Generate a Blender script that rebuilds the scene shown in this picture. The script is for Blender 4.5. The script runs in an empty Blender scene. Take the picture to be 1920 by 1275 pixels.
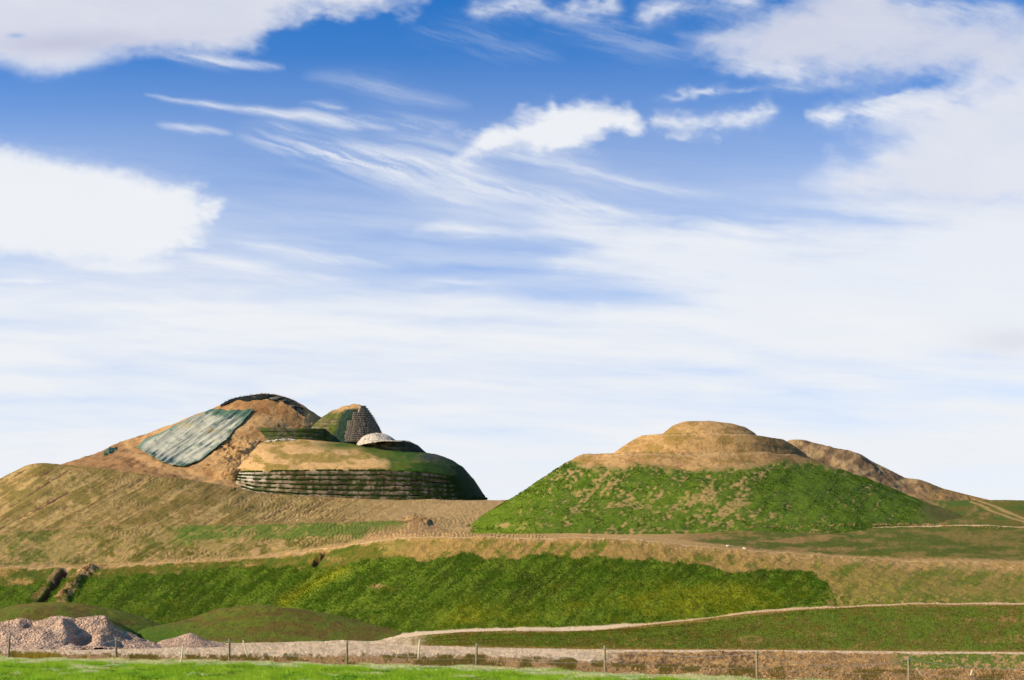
import bpy, math
import numpy as np
from mathutils import Vector
rng = np.random.default_rng(7)
C = bpy.context.scene.collection
sc = bpy.context.scene

# ---------------------------------------------------------------- camera, sky, sun
F = 2400.0; HZ = 1175.0; EYE = 1.7          # focal length and horizon of a 1920 x 1275 picture
cam_d = bpy.data.cameras.new('camera'); cam = bpy.data.objects.new('camera', cam_d); C.objects.link(cam)
cam.location = (0, 0, EYE); cam.rotation_euler = (math.radians(90), 0, 0)
cam_d.sensor_width = 36; cam_d.lens = 36 * F / 1920
cam_d.shift_y = (HZ - 637.5) / 1920
cam_d.clip_start = 0.5; cam_d.clip_end = 20000
sc.camera = cam
SUN_EL = math.radians(29); SUN_AZ = math.radians(-108)       # azimuth from +Y, clockwise positive
sd = Vector((math.sin(SUN_AZ)*math.cos(SUN_EL), math.cos(SUN_AZ)*math.cos(SUN_EL), math.sin(SUN_EL)))
sun_d = bpy.data.lights.new('sun', 'SUN'); sun = bpy.data.objects.new('sun', sun_d); C.objects.link(sun)
sun_d.energy = 5.0; sun_d.angle = math.radians(0.5); sun_d.color = (1.0, 0.92, 0.78)
sun.rotation_euler = sd.to_track_quat('Z', 'Y').to_euler()
world = bpy.data.worlds.new('World'); sc.world = world; world.use_nodes = True
wn = world.node_tree; wn.nodes.clear()
wo = wn.nodes.new('ShaderNodeOutputWorld'); bg = wn.nodes.new('ShaderNodeBackground')
sky = wn.nodes.new('ShaderNodeTexSky'); sky.sky_type = 'NISHITA'; sky.sun_disc = False
sky.sun_elevation = SUN_EL; sky.sun_rotation = SUN_AZ; sky.altitude = 300; sky.air_density = 0.9; sky.dust_density = 0.25; sky.ozone_density = 4.0
hs = wn.nodes.new('ShaderNodeHueSaturation'); hs.inputs['Saturation'].default_value = 1.3; hs.inputs['Hue'].default_value = 0.506
wn.links.new(sky.outputs[0], hs.inputs['Color']); wn.links.new(hs.outputs[0], bg.inputs[0]); wn.links.new(bg.outputs[0], wo.inputs[0])
bg.inputs[1].default_value = 0.15
sc.view_settings.view_transform = 'Standard'; sc.view_settings.look = 'None'
sc.view_settings.exposure = 0.38; sc.view_settings.gamma = 1.0
sc.view_settings.use_curve_mapping = False
sc.cycles.max_bounces = 6; sc.cycles.diffuse_bounces = 3; sc.cycles.transparent_max_bounces = 6

# ---------------------------------------------------------------- numeric helpers
def hsh(ix, iy, iz, seed):
    h = (ix.astype(np.int64)*374761393 + iy.astype(np.int64)*668265263 + iz.astype(np.int64)*2147483647 + seed*974634777) & 0xffffffff
    h = ((h ^ (h >> 13)) * 1274126177) & 0xffffffff
    h = ((h ^ (h >> 16)) * 2246822519) & 0xffffffff
    return ((h ^ (h >> 15)) & 0xffffff) / float(0xffffff)
def vn2(x, y, seed=0):
    ix = np.floor(x); iy = np.floor(y); fx = x-ix; fy = y-iy
    fx = fx*fx*(3-2*fx); fy = fy*fy*(3-2*fy); z = np.zeros_like(ix)
    a = hsh(ix, iy, z, seed); b = hsh(ix+1, iy, z, seed); c = hsh(ix, iy+1, z, seed); d = hsh(ix+1, iy+1, z, seed)
    return (a*(1-fx)+b*fx)*(1-fy) + (c*(1-fx)+d*fx)*fy
def vn3(x, y, z, seed=0):
    ix = np.floor(x); iy = np.floor(y); iz = np.floor(z); fx = x-ix; fy = y-iy; fz = z-iz
    fx = fx*fx*(3-2*fx); fy = fy*fy*(3-2*fy); fz = fz*fz*(3-2*fz); r = 0
    for dx in (0, 1):
        for dy in (0, 1):
            for dz in (0, 1):
                w = (fx if dx else 1-fx)*(fy if dy else 1-fy)*(fz if dz else 1-fz)
                r = r + w*hsh(ix+dx, iy+dy, iz+dz, seed)
    return r
def fb2(x, y, o=4, seed=0, g=0.5):          # roughly -1 .. 1
    r = 0; a = 1; t = 0
    for k in range(o):
        r = r + a*(vn2(x*2**k+17.3*k, y*2**k-9.1*k, seed+k)*2-1); t += a; a *= g
    return r/t*1.5
def fb3(P, s, o=4, seed=0, g=0.5):
    r = 0; a = 1; t = 0
    for k in range(o):
        q = P/s*2**k + 13.7*k
        r = r + a*(vn3(q[..., 0], q[..., 1], q[..., 2], seed+k)*2-1); t += a; a *= g
    return r/t*1.5
def ss(a, b, x):
    t = np.clip((x-a)/(b-a), 0, 1); return t*t*(3-2*t)
def band(lo, hi, soft, x): return ss(lo-soft, lo+soft, x)*(1-ss(hi-soft, hi+soft, x))
def line(pts, x):
    p = np.array(pts, float); return np.interp(x, p[:, 0], p[:, 1])
def segdist(x, y, pts, closed=False):
    n = len(pts); best = np.full(x.shape, 1e9); par = np.zeros(x.shape)
    m = n if closed else n-1
    for i in range(m):
        (ax, ay), (bx, by) = pts[i], pts[(i+1) % n]
        dx, dy = bx-ax, by-ay; L = dx*dx+dy*dy+1e-9
        t = np.clip(((x-ax)*dx+(y-ay)*dy)/L, 0, 1)
        d = np.hypot(x-ax-t*dx, y-ay-t*dy); k = d < best
        best = np.where(k, d, best); par = np.where(k, (i+t)/m, par)
    return best, par
def polysd(x, y, pts):                       # negative inside
    d, _ = segdist(x, y, pts, True); ins = np.zeros(x.shape, bool); n = len(pts)
    for i in range(n):
        (ax, ay), (bx, by) = pts[i], pts[(i+1) % n]
        if ay == by: continue
        k = ((ay > y) != (by > y)) & (x < (bx-ax)*(y-ay)/(by-ay)+ax); ins ^= k
    return np.where(ins, -d, d)
def lin(h, k=1.0):
    v = np.array([int(h[i:i+2], 16)/255 for i in (0, 2, 4)])
    v = np.where(v <= .04045, v/12.92, ((v+.055)/1.055)**2.4)*k
    return v**1.07*np.array([1.03, .98, .80])
def mixc(a, b, t): return a*(1-t[..., None]) + b*t[..., None]
def full(shape, c): return np.broadcast_to(c, shape+(3,)).copy()
def gsm(a, n, sig):
    if sig <= 0: return a
    k = int(sig*3)+1; w = np.exp(-0.5*(np.arange(-k, k+1)/sig)**2); w /= w.sum()
    return np.convolve(np.pad(a, k, mode='edge'), w, mode='valid')
def gnormals(P, per=False):
    du = np.gradient(P, axis=1) if not per else (np.roll(P, -1, 1)-np.roll(P, 1, 1))
    dv = np.gradient(P, axis=0)
    n = np.cross(du, dv); n /= np.linalg.norm(n, axis=2, keepdims=True)+1e-9
    return n

# ---------------------------------------------------------------- blender helpers
def mesh_obj(name, V, Q, mat, col=None, parent=None, smooth=True, alpha=None):
    V = np.asarray(V, np.float32).reshape(-1, 3); Q = np.asarray(Q, np.int32)
    me = bpy.data.meshes.new(name); k = Q.shape[1]
    me.vertices.add(len(V)); me.vertices.foreach_set('co', V.ravel())
    me.loops.add(Q.size); me.loops.foreach_set('vertex_index', Q.ravel())
    me.polygons.add(len(Q)); me.polygons.foreach_set('loop_start', np.arange(0, Q.size, k, dtype=np.int32))
    me.update(calc_edges=True)
    if smooth: me.polygons.foreach_set('use_smooth', np.ones(len(Q), bool))
    if col is not None:
        a = me.color_attributes.new('cover', 'FLOAT_COLOR', 'POINT')
        c = np.ones((len(V), 4), np.float32); c[:, :3] = np.asarray(col).reshape(-1, 3)
        if alpha is not None: c[:, 3] = np.asarray(alpha).ravel()
        a.data.foreach_set('color', c.ravel())
    me.materials.append(mat)
    o = bpy.data.objects.new(name, me); C.objects.link(o)
    if parent is not None: o.parent = parent; o.matrix_parent_inverse = parent.matrix_world.inverted()
    return o
def pydata(name, V, Fc, mat, parent=None, smooth=False):
    me = bpy.data.meshes.new(name); me.from_pydata([tuple(v) for v in V], [], [tuple(f) for f in Fc]); me.update()
    if smooth: me.polygons.foreach_set('use_smooth', np.ones(len(Fc), bool))
    me.materials.append(mat); o = bpy.data.objects.new(name, me); C.objects.link(o)
    if parent is not None: o.parent = parent
    return o
def tag(o, label=None, cat=None, group=None, kind=None):
    if label: o['label'] = label
    if cat: o['category'] = cat
    if group: o['group'] = group
    if kind: o['kind'] = kind
    return o
def thing(name, label, cat, loc=(0, 0, 0), group=None):
    o = bpy.data.objects.new(name, None); o.empty_display_size = 0.3; C.objects.link(o); o.location = loc
    bpy.context.view_layer.update()
    return tag(o, label, cat, group)
def gridq(nr, nc, per=False):
    r = np.arange(nr-1)[:, None]*nc; c = np.arange(nc if per else nc-1)[None]
    c2 = (c+1) % nc
    return np.stack([r+c, r+c2, r+nc+c2, r+nc+c], -1).reshape(-1, 4)

def cover_mat(name, rough=0.95, s1=1.2, s2=6.0, var=0.35, bump=0.5, bdist=0.25, spec=0.15, crack=0.0):
    m = bpy.data.materials.new(name); m.use_nodes = True; nt = m.node_tree; N = nt.nodes; L = nt.links
    b = N['Principled BSDF']; b.inputs['Roughness'].default_value = rough; b.inputs['Specular IOR Level'].default_value = spec
    ca = N.new('ShaderNodeVertexColor'); ca.layer_name = 'cover'
    tc = N.new('ShaderNodeTexCoord')
    n1 = N.new('ShaderNodeTexNoise'); n1.inputs['Scale'].default_value = s1; n1.inputs['Detail'].default_value = 6; n1.inputs['Roughness'].default_value = .65
    n2 = N.new('ShaderNodeTexNoise'); n2.inputs['Scale'].default_value = s2; n2.inputs['Detail'].default_value = 4; n2.inputs['Roughness'].default_value = .7
    for n in (n1, n2): L.new(tc.outputs['Object'], n.inputs['Vector'])
    mr = N.new('ShaderNodeMapRange'); mr.inputs[1].default_value = .3; mr.inputs[2].default_value = .7
    mr.inputs[3].default_value = 1-var; mr.inputs[4].default_value = 1+var
    mx = N.new('ShaderNodeMath'); mx.operation = 'ADD'; L.new(n1.outputs[0], mx.inputs[0]); L.new(n2.outputs[0], mx.inputs[1])
    hf = N.new('ShaderNodeMath'); hf.operation = 'MULTIPLY'; hf.inputs[1].default_value = .5; L.new(mx.outputs[0], hf.inputs[0])
    L.new(hf.outputs[0], mr.inputs[0])
    vm = N.new('ShaderNodeVectorMath'); vm.operation = 'SCALE'; L.new(ca.outputs['Color'], vm.inputs[0]); L.new(mr.outputs[0], vm.inputs['Scale'])
    L.new(vm.outputs[0], b.inputs['Base Color'])
    bp = N.new('ShaderNodeBump'); bp.inputs['Strength'].default_value = bump; bp.inputs['Distance'].default_value = bdist
    if crack:
        vo = N.new('ShaderNodeTexVoronoi'); vo.inputs['Scale'].default_value = crack; L.new(tc.outputs['Object'], vo.inputs['Vector'])
        ad = N.new('ShaderNodeMath'); ad.operation = 'SUBTRACT'; L.new(hf.outputs[0], ad.inputs[0]); L.new(vo.outputs['Distance'], ad.inputs[1]); L.new(ad.outputs[0], bp.inputs['Height'])
    else: L.new(hf.outputs[0], bp.inputs['Height'])
    L.new(bp.outputs[0], b.inputs['Normal'])
    return m
def plain_mat(name, col, rough=0.8, scale=8, var=0.25, bump=0.3, metal=0.0):
    m = bpy.data.materials.new(name); m.use_nodes = True; nt = m.node_tree; N = nt.nodes; L = nt.links
    b = N['Principled BSDF']; b.inputs['Roughness'].default_value = rough; b.inputs['Metallic'].default_value = metal
    b.inputs['Specular IOR Level'].default_value = .2
    tc = N.new('ShaderNodeTexCoord'); n1 = N.new('ShaderNodeTexNoise'); n1.inputs['Scale'].default_value = scale; n1.inputs['Detail'].default_value = 6
    L.new(tc.outputs['Object'], n1.inputs['Vector'])
    r = N.new('ShaderNodeValToRGB'); r.color_ramp.elements[0].position = .3; r.color_ramp.elements[1].position = .7
    r.color_ramp.elements[0].color = (*np.clip(np.array(col)*(1-var), 0, 1), 1); r.color_ramp.elements[1].color = (*np.clip(np.array(col)*(1+var), 0, 1), 1)
    L.new(n1.outputs[0], r.inputs[0]); L.new(r.outputs[0], b.inputs['Base Color'])
    bp = N.new('ShaderNodeBump'); bp.inputs['Strength'].default_value = bump; bp.inputs['Distance'].default_value = .05
    L.new(n1.outputs[0], bp.inputs['Height']); L.new(bp.outputs[0], b.inputs['Normal'])
    return m

# ---------------------------------------------------------------- clouds: a high veil far outside the scene
def build_clouds():
    xs = np.concatenate([np.arange(-4200, -120, 40), np.arange(-120, 2040, 2.6), np.arange(2040, 6200, 40)])
    ys = np.concatenate([np.arange(-2600, -60, 40), np.arange(-60, 960, 2.6), np.arange(960, 1230, 12)])
    X, Y = np.meshgrid(xs, ys)
    wx = X + 12*fb2(X/90, Y/45, 4, 3) + 5*fb2(X/18, Y/10, 3, 4); wy = Y + 9*fb2(X/80, Y/40, 4, 5) + 4*fb2(X/14, Y/9, 3, 6)
    lx = X + 14*fb2(X/200, Y/90, 3, 8); ly = Y + 5*fb2(X/160, Y/70, 3, 9) + 1.6*fb2(X/30, Y/9, 2, 10)
    def streak(ang, la, lc, seed):
        a = math.radians(ang); u = lx*math.cos(a)+ly*math.sin(a); v = -lx*math.sin(a)+ly*math.cos(a)
        return np.clip(0.5+0.5*fb2(u/la, v/lc, 5, seed, .6), 0, 1)
    s12 = streak(13, 150, 13, 20); s20 = streak(20, 110, 9, 30); s5 = streak(4, 320, 30, 40); s0 = streak(0, 500, 50, 50)
    fl = np.clip(.5+.5*fb2(wx/70, wy/38, 5, 60, .55), 0, 1)
    fine = np.clip(.5+.9*fb2((lx*.97+ly*.25)/60, (-lx*.25+ly*.97)/4.5, 4, 61, .6), 0, 1)
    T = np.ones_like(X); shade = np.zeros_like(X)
    def add(a):
        nonlocal T
        T = T*(1-np.clip(a, 0, 1))
    def poly(pts, soft, st, off=0, tex=None, amp=0):
        d = polysd(wx, wy, pts)+off+(.5-fine)*soft*.12; soft = soft*1.45
        if tex is not None: d = d+(0.5-tex)*amp
        a = st*(1-ss(-soft, soft, d)); return a
    def stroke(pts, w, st, tex=None, lo=.3, hi=.7, taper=True, wob=False):
        d, t = segdist(wx if wob else lx, wy if wob else ly, pts)
        ww = w*(0.35+0.65*np.sin(np.pi*np.clip(t, 0.0, 1)))if taper else w
        a = np.exp(-(d/ww)**2)*st*(np.clip(np.sin(np.pi*np.clip(t, .0, 1)), 0, 1)**.6 if taper else 1)
        if tex is not None: a = a*(.12+.88*ss(lo-.12, hi+.15, tex))*(.75+.25*fine)
        return a
    # general veil that thickens towards the horizon
    v = line([(-2600, 0), (0, .0), (100, .03), (200, .14), (300, .32), (420, .54), (500, .66), (580, .88), (650, .94), (720, .95), (800, .96), (950, .97), (1250, .98)], Y)
    v = v + (s0-.5)*.30*ss(420, 560, Y)*(1-ss(820, 960, Y))*.8 + (s5-.5)*.30*ss(200, 500, Y)*(1-ss(780, 950, Y))
    v = v - .25*np.exp(-((X-900)/260)**2-((Y-505)/45)**2) - .22*np.exp(-((X-1120)/170)**2-((Y-555)/26)**2)
    v = v - .12*np.exp(-((X-600)/260)**2-((Y-350)/90)**2)
    v = v - .18*np.exp(-((X-1300)/330)**2-((Y-690)/30)**2) - .12*np.exp(-((X-1650)/260)**2-((Y-735)/26)**2)
    add(v)
    off = ((X < -150) | (X > 2080) | (Y < -90))
    add(off*ss(.45, .8, fb2(X/420, Y/170, 5, 77)*.5+.5)*.85)
    # top left bank
    a = poly([(-160, -120), (900, -120), (800, -14), (770, 2), (700, 20), (655, 22), (610, 12), (560, 22), (520, 34), (500, 62), (478, 90), (420, 96), (330, 96), (250, 98), (190, 112), (120, 121), (60, 121), (0, 116), (-160, 112)], 19, .96, 0, fl, 10+34*ss(440, 600, X))*(.9+.1*fl)
    a = a*(1-.5*np.exp(-((X-30)/16)**2-((Y-66)/5)**2)); add(a)
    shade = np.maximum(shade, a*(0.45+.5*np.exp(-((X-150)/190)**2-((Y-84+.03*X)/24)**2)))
    add(stroke([(270, 98), (400, 112), (540, 122)], 11, .75, s12, .2, .7))
    add(stroke([(-20, 108), (90, 112), (260, 100)], 22, .4))
    # left bank
    a = poly([(-160, 268), (0, 281), (70, 297), (140, 316), (230, 333), (300, 348), (370, 358), (386, 376), (410, 388), (398, 412), (384, 432), (372, 440), (330, 452), (300, 478), (276, 490), (210, 494), (120, 490), (50, 470), (-160, 462)], 13, .97, 0, fl, 8+46*ss(250, 360, X)+16*ss(440, 480, Y))
    add(a); add(poly([(-160, 285), (60, 310), (240, 345), (350, 370), (350, 430), (280, 478), (0, 455), (-160, 440)], 40, .8))
    add(stroke([(352, 372), (385, 385), (414, 384), (400, 410), (385, 430)], 13, .55, fl, .3, .8, False, True))
    add(stroke([(120, 498), (240, 502), (330, 500)], 14, .75, s5, .3, .7)); add(stroke([(-40, 526), (60, 526), (110, 530)], 4, .7))
    # contrail-like streaks, upper left
    add(stroke([(258, 175), (330, 190), (420, 202), (500, 212), (580, 222), (650, 238), (740, 242)], 7.5, .85, s12, .05, .6))
    add(stroke([(520, 206), (640, 226), (760, 232), (860, 236)], 14, .6, s12, .3, .7))
    add(stroke([(555, 195), (620, 203), (660, 206)], 8, .55, s12, .25, .7)); add(stroke([(285, 233), (350, 240), (430, 248)], 7, .62, s5, .15, .6))
    add(stroke([(440, 228), (520, 236), (620, 256)], 7, .5, s12, .3, .7))
    add(stroke([(430, 245), (560, 275), (680, 300), (800, 330), (920, 352), (1060, 382)], 32, .85, s20, .34, .70))
    add(stroke([(560, 268), (760, 305), (930, 345), (1080, 375)], 50, .40, s12, .1, .8)); add(stroke([(640, 285), (760, 290), (880, 318), (980, 350)], 40, .42, s12, .2, .8)); add(stroke([(700, 325), (860, 365), (980, 372)], 22, .5, s12, .25, .75))
    add(stroke([(520, 270), (600, 288), (700, 308)], 8, .6, s20, .2, .6))
    add(stroke([(930, 350), (1030, 372), (1130, 392), (1230, 410)], 20, .7, s20, .35, .75)); add(stroke([(960, 365), (1060, 385), (1150, 388)], 6, .5, s12, .2, .6))
    add(stroke([(560, 140), (660, 150), (760, 178), (890, 205)], 20, .35, s12, .2, .8)); add(stroke([(760, 62), (860, 60), (960, 90), (1060, 110)], 30, .20, s20, .3, .8))
    add(stroke([(1000, 60), (1200, 80), (1360, 90)], 34, .30, s12, .3, .8))
    # the bright small cloud in the middle
    a = poly([(870, 288), (890, 266), (915, 246), (950, 230), (985, 216), (1020, 212), (1038, 190), (1052, 200), (1080, 196), (1100, 184), (1140, 190), (1162, 208), (1185, 196), (1194, 222), (1192, 246), (1165, 246), (1125, 258), (1080, 268), (1045, 282), (1008, 284), (975, 276), (940, 284), (905, 292)], 15, .97, -2, fl, 40)
    add(a); add(stroke([(800, 258), (850, 250), (905, 258)], 15, .6, fl, .35, .75, True, True)); add(stroke([(900, 282), (1000, 296), (1080, 322), (1200, 345), (1370, 368)], 17, .65, s12, .1, .7))
    add(stroke([(940, 290), (1060, 300), (1150, 320)], 28, .3, s5, .2, .8)); add(stroke([(870, 272), (930, 258), (1010, 246), (1090, 232), (1180, 225)], 28, .7, fl, .1, .6, True, True))
    add(stroke([(1170, 230), (1182, 200)], 13, .4))
    # wisps right of the middle
    add(stroke([(1215, 191), (1280, 180), (1350, 172), (1420, 166)], 10, .85, fl, .25, .6, True, True)); add(stroke([(1400, 168), (1500, 168), (1600, 150)], 10, .5, s12, .2, .8))
    add(stroke([(1235, 226), (1290, 228), (1340, 228), (1400, 222), (1440, 204)], 16, .8, fl, .28, .66, False, True)); add(stroke([(1250, 256), (1310, 252), (1360, 262)], 12, .8, fl, .25, .6, True, True))
    # top strip of torn cloud
    add(stroke([(900, 18), (1000, 14), (1080, 12), (1150, 6)], 18, .85, fl, .2, .6, False, True)); add(stroke([(1000, 36), (1120, 38), (1200, 60)], 12, .35, s12, .2, .7))
    add(stroke([(1220, 28), (1290, 10), (1400, -5)], 18, .75, fl, .2, .65, False, True)); add(stroke([(1700, 10), (1800, 16), (1900, 24)], 20, .55, s12, .2, .7, False))
    # right bank
    a = poly([(1325, 84), (1380, 54), (1440, 30), (1500, 8), (1540, -40), (1660, -60), (1690, 4), (1740, 22), (1830, 32), (1930, 34), (2080, 30), (2080, 150), (1930, 142), (1850, 146), (1810, 132), (1740, 126), (1680, 122), (1620, 122), (1560, 132), (1520, 124), (1440, 110), (1370, 102)], 36, .92, -4, fl, 46)*(.86+.14*s5)
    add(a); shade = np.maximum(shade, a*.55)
    add(stroke([(1340, 110), (1420, 126), (1500, 136), (1580, 140)], 22, .75, fl, .25, .7, True, True))
    a = poly([(2080, 120), (1860, 142), (1820, 158), (1800, 180), (1755, 196), (1700, 212), (1690, 240), (1670, 262), (1655, 290), (1640, 320), (1600, 345), (1660, 372), (1700, 400), (2080, 400)], 42, .94, -6, fl, 54)*(.86+.14*fl)
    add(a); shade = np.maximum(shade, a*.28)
    add(stroke([(1510, 226), (1560, 216), (1600, 216)], 16, .9, fl, .1, .5, True, True)); add(stroke([(1600, 224), (1660, 210), (1720, 200), (1760, 196)], 26, .85, fl, .15, .55, False, True))
    add(stroke([(1625, 196), (1690, 178), (1740, 160)], 9, .65, fl, .25, .6, True, True)); add(stroke([(1540, 285), (1600, 290), (1680, 300)], 22, .5, fl, .25, .8, True, True))
    add(stroke([(1500, 345), (1600, 335), (1700, 330)], 34, .55, s5, .2, .8)); add(stroke([(1560, 390), (1760, 400), (1930, 395)], 30, .55, s5, .2, .7))
    # veil, right
    a = poly([(1040, 400), (1120, 412), (1210, 418), (1260, 432), (1340, 428), (1400, 422), (1480, 436), (1600, 424), (1720, 418), (1860, 400), (2080, 380), (2080, 680), (1560, 680), (1480, 668), (1400, 640), (1260, 590), (1290, 556), (1330, 548), (1200, 520), (1120, 497), (1060, 484), (1120, 478), (1110, 450)], 34, .80, 0, s5, 60)
    add(a); add(stroke([(1150, 450), (1300, 440), (1450, 440), (1600, 452)], 24, .6, s5, .2, .6)); add(stroke([(1780, 420), (2000, 400)], 30, .6))
    add(stroke([(1060, 485), (1140, 500), (1250, 525), (1360, 548)], 6, .35))
    # wisps, lower middle and left
    add(stroke([(780, 430), (840, 424), (900, 434), (990, 448)], 16, .85, s5, .05, .5)); add(stroke([(840, 385), (900, 400), (1000, 415), (1090, 410)], 16, .4, s12, .2, .7)); add(stroke([(960, 442), (1060, 440), (1150, 460)], 22, .6, s5, .1, .6))
    add(stroke([(300, 462), (380, 486), (460, 500), (560, 516), (700, 534)], 13, .85, s5, .0, .5)); add(stroke([(430, 448), (500, 462), (600, 480), (740, 496)], 15, .62, s12, .1, .7))
    add(stroke([(0, 560), (250, 566), (500, 570), (800, 560), (1020, 590)], 36, .6, s0, .2, .7)); add(stroke([(720, 530), (860, 532), (1010, 560)], 14, .5, s5, .1, .7))
    add(stroke([(1120, 565), (1140, 590), (1160, 600)], 14, .4)); add(stroke([(0, 640), (400, 640), (800, 650), (1200, 620), (1500, 640)], 26, .55, s0, .3, .7))
    add(stroke([(1720, 778), (1800, 760), (1930, 750)], 18, .8, s5, .0, .5)); add(stroke([(1380, 735), (1500, 742), (1620, 758)], 14, .5, s5, .1, .6))
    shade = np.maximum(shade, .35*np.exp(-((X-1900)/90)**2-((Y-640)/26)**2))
    den = 1-T
    # shade on the thick clouds, painted as grey into their emission colour
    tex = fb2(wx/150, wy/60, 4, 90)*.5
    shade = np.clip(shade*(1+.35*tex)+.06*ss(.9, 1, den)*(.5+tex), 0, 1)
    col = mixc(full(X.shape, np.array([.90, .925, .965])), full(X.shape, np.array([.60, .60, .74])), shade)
    P = np.stack([(X-960)/F, np.ones_like(X), (HZ-Y)/F], -1); P /= np.linalg.norm(P, axis=2, keepdims=True); P *= 9000
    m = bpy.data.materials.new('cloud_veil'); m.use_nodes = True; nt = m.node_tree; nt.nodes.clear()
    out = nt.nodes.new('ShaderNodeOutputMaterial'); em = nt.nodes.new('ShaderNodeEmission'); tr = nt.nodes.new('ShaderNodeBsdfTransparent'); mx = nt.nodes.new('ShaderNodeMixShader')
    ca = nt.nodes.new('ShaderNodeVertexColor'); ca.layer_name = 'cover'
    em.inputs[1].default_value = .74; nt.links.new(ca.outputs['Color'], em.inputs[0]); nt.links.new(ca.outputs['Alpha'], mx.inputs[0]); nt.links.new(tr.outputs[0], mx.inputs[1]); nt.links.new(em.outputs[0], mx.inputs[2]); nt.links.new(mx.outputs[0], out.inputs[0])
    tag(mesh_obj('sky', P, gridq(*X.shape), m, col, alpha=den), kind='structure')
build_clouds()

# ---------------------------------------------------------------- ground cover colours (linear)
K = 1.0
LUSH_D = lin('4e5c18'); LUSH = lin('6a7a1e'); YEL = lin('a6a024'); OLIVE = lin('70661f'); DRY = lin('a98850'); TAN = lin('c09a68')
SOIL = lin('ab8258'); SOIL_D = lin('7c583a'); CLAY = lin('c29a6c'); GRAVEL = lin('e8cbac'); PATH = lin('d6b48c'); DIRT = lin('a8855a'); DIRT_D = lin('70543a')
NEAR = lin('76a41c'); NEAR2 = lin('98a83a'); STRAW = lin('cbbd86'); BROWNG = lin('665a1c')
def streaks(X, Y, la=60, lc=7, ang=-38, seed=0, o=4):
    a = math.radians(ang); u = X*math.cos(a)+Y*math.sin(a); v = -X*math.sin(a)+Y*math.cos(a)
    return fb2(u/la, v/lc, o, seed, .6)

# ---------------------------------------------------------------- the ground: one sheet from the meadow to the horizon
pxs = np.concatenate([np.arange(-1600, -60, 22), np.arange(-60, 1980, 1.75), np.arange(1980, 3540, 22)])
def cv(pts, sig=5):
    p = np.array(pts, float); x0 = np.arange(-1700, 3700, 2.0)
    py = gsm(np.interp(x0, p[:, 0], p[:, 1]), 0, sig); yy = gsm(np.interp(x0, p[:, 0], p[:, 2]), 0, sig*3)
    return np.interp(pxs, x0, py), np.interp(pxs, x0, yy)
FENCE = [(-600, 1228, 75), (15, 1233, 72), (217, 1237, 70), (430, 1241, 67), (650, 1246, 65), (893, 1251, 62), (1135, 1262, 58), (1420, 1272, 56), (1705, 1281, 55), (2520, 1300, 52)]
CUR = {}
CUR['fence'] = cv(FENCE)
CUR['bank_foot'] = cv([(-600, 1222, 87), (600, 1222, 87), (1000, 1230, 80), (1180, 1247, 74), (1420, 1251, 73), (1705, 1253, 73), (2520, 1256, 72)])
CUR['bank_top'] = cv([(-600, 1207, 127), (480, 1207, 127), (650, 1204, 126), (780, 1212, 108), (900, 1217, 97), (1000, 1219, 92), (1140, 1222, 86), (1440, 1222, 85), (1705, 1225, 84), (1920, 1226, 83), (2520, 1229, 82)])
CUR['lawn_foot'] = cv([(-600, 1203, 136), (480, 1203, 136), (650, 1201, 129), (780, 1209, 112), (900, 1214, 101), (1000, 1216, 97), (1140, 1218, 91), (1440, 1219, 90), (1705, 1222, 89), (1920, 1223, 88), (2520, 1226, 87)])
CUR['path_low'] = cv([(-600, 1190, 150), (200, 1190, 150), (460, 1190, 152), (560, 1192, 144), (640, 1196, 134), (700, 1199, 131), (800, 1188, 129), (900, 1182, 128), (1080, 1179, 128), (1200, 1173, 128), (1300, 1166, 128), (1400, 1153, 127), (1500, 1142, 126), (1600, 1136, 125), (1700, 1133, 123), (1920, 1132, 120), (2520, 1128, 117)])
CUR['path_high'] = cv([(-600, 1189, 152), (200, 1189, 152), (460, 1189, 153), (560, 1190, 146), (640, 1192, 137), (700, 1191, 135), (800, 1180, 134), (900, 1175, 133), (1080, 1172, 132), (1200, 1167, 132), (1300, 1160, 132), (1400, 1148, 131), (1500, 1138, 129), (1600, 1133, 127), (1700, 1130.5, 125), (1920, 1129.5, 122), (2520, 1126, 119)])
CUR['crest'] = cv([(-600, 1085, 172), (0, 1066, 170), (180, 1064, 170), (400, 1055, 169), (520, 1046, 168), (600, 1035, 165), (700, 1018, 158), (760, 1010, 154), (850, 1007, 151), (960, 1009, 149), (1100, 1009, 148), (1200, 1012, 148), (1300, 1022, 148), (1400, 1033, 148), (1500, 1041, 149), (1600, 1048, 150), (1700, 1053, 151), (1920, 1061, 153), (2520, 1076, 156)], 3)
CUR['crest_back'] = tuple([CUR['crest'][0]+1.2, CUR['crest'][1]+3.5])
CUR['tier'] = cv([(-600, 1040, 195), (0, 1000, 199), (200, 985, 201), (400, 983, 201), (600, 981, 201), (760, 981, 198), (850, 997, 185), (900, 1001, 178), (1100, 1001, 172), (1300, 1000, 170), (1400, 994, 170), (1500, 991, 171), (1700, 987, 173), (1920, 992, 176), (2520, 1002, 180)])
CUR['tier_back'] = tuple([CUR['tier'][0]-1.0, CUR['tier'][1]+2.5])
CUR['top'] = cv([(-600, 1080, 240), (-200, 972, 240), (0, 897, 238), (50, 874, 237), (75, 869, 236), (150, 873, 234), (250, 886, 232), (320, 894, 231), (400, 906, 231), (440, 913, 231), (480, 923, 232), (560, 931, 233), (640, 935, 234), (800, 936, 236), (905, 936, 238), (955, 936, 240), (1100, 940, 240), (1840, 937, 232), (1920, 939, 232), (2520, 950, 232)], 3)
names = ['fence', 'bank_foot', 'bank_top', 'lawn_foot', 'path_low', 'path_high', 'crest', 'crest_back', 'tier', 'tier_back', 'top']
nrows = dict(zip(['start']+names, [26, 22, 26, 10, 60, 4, 100, 2, 52, 2, 80]))
rowsY, rowsZ, seg = [], [], []
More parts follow.
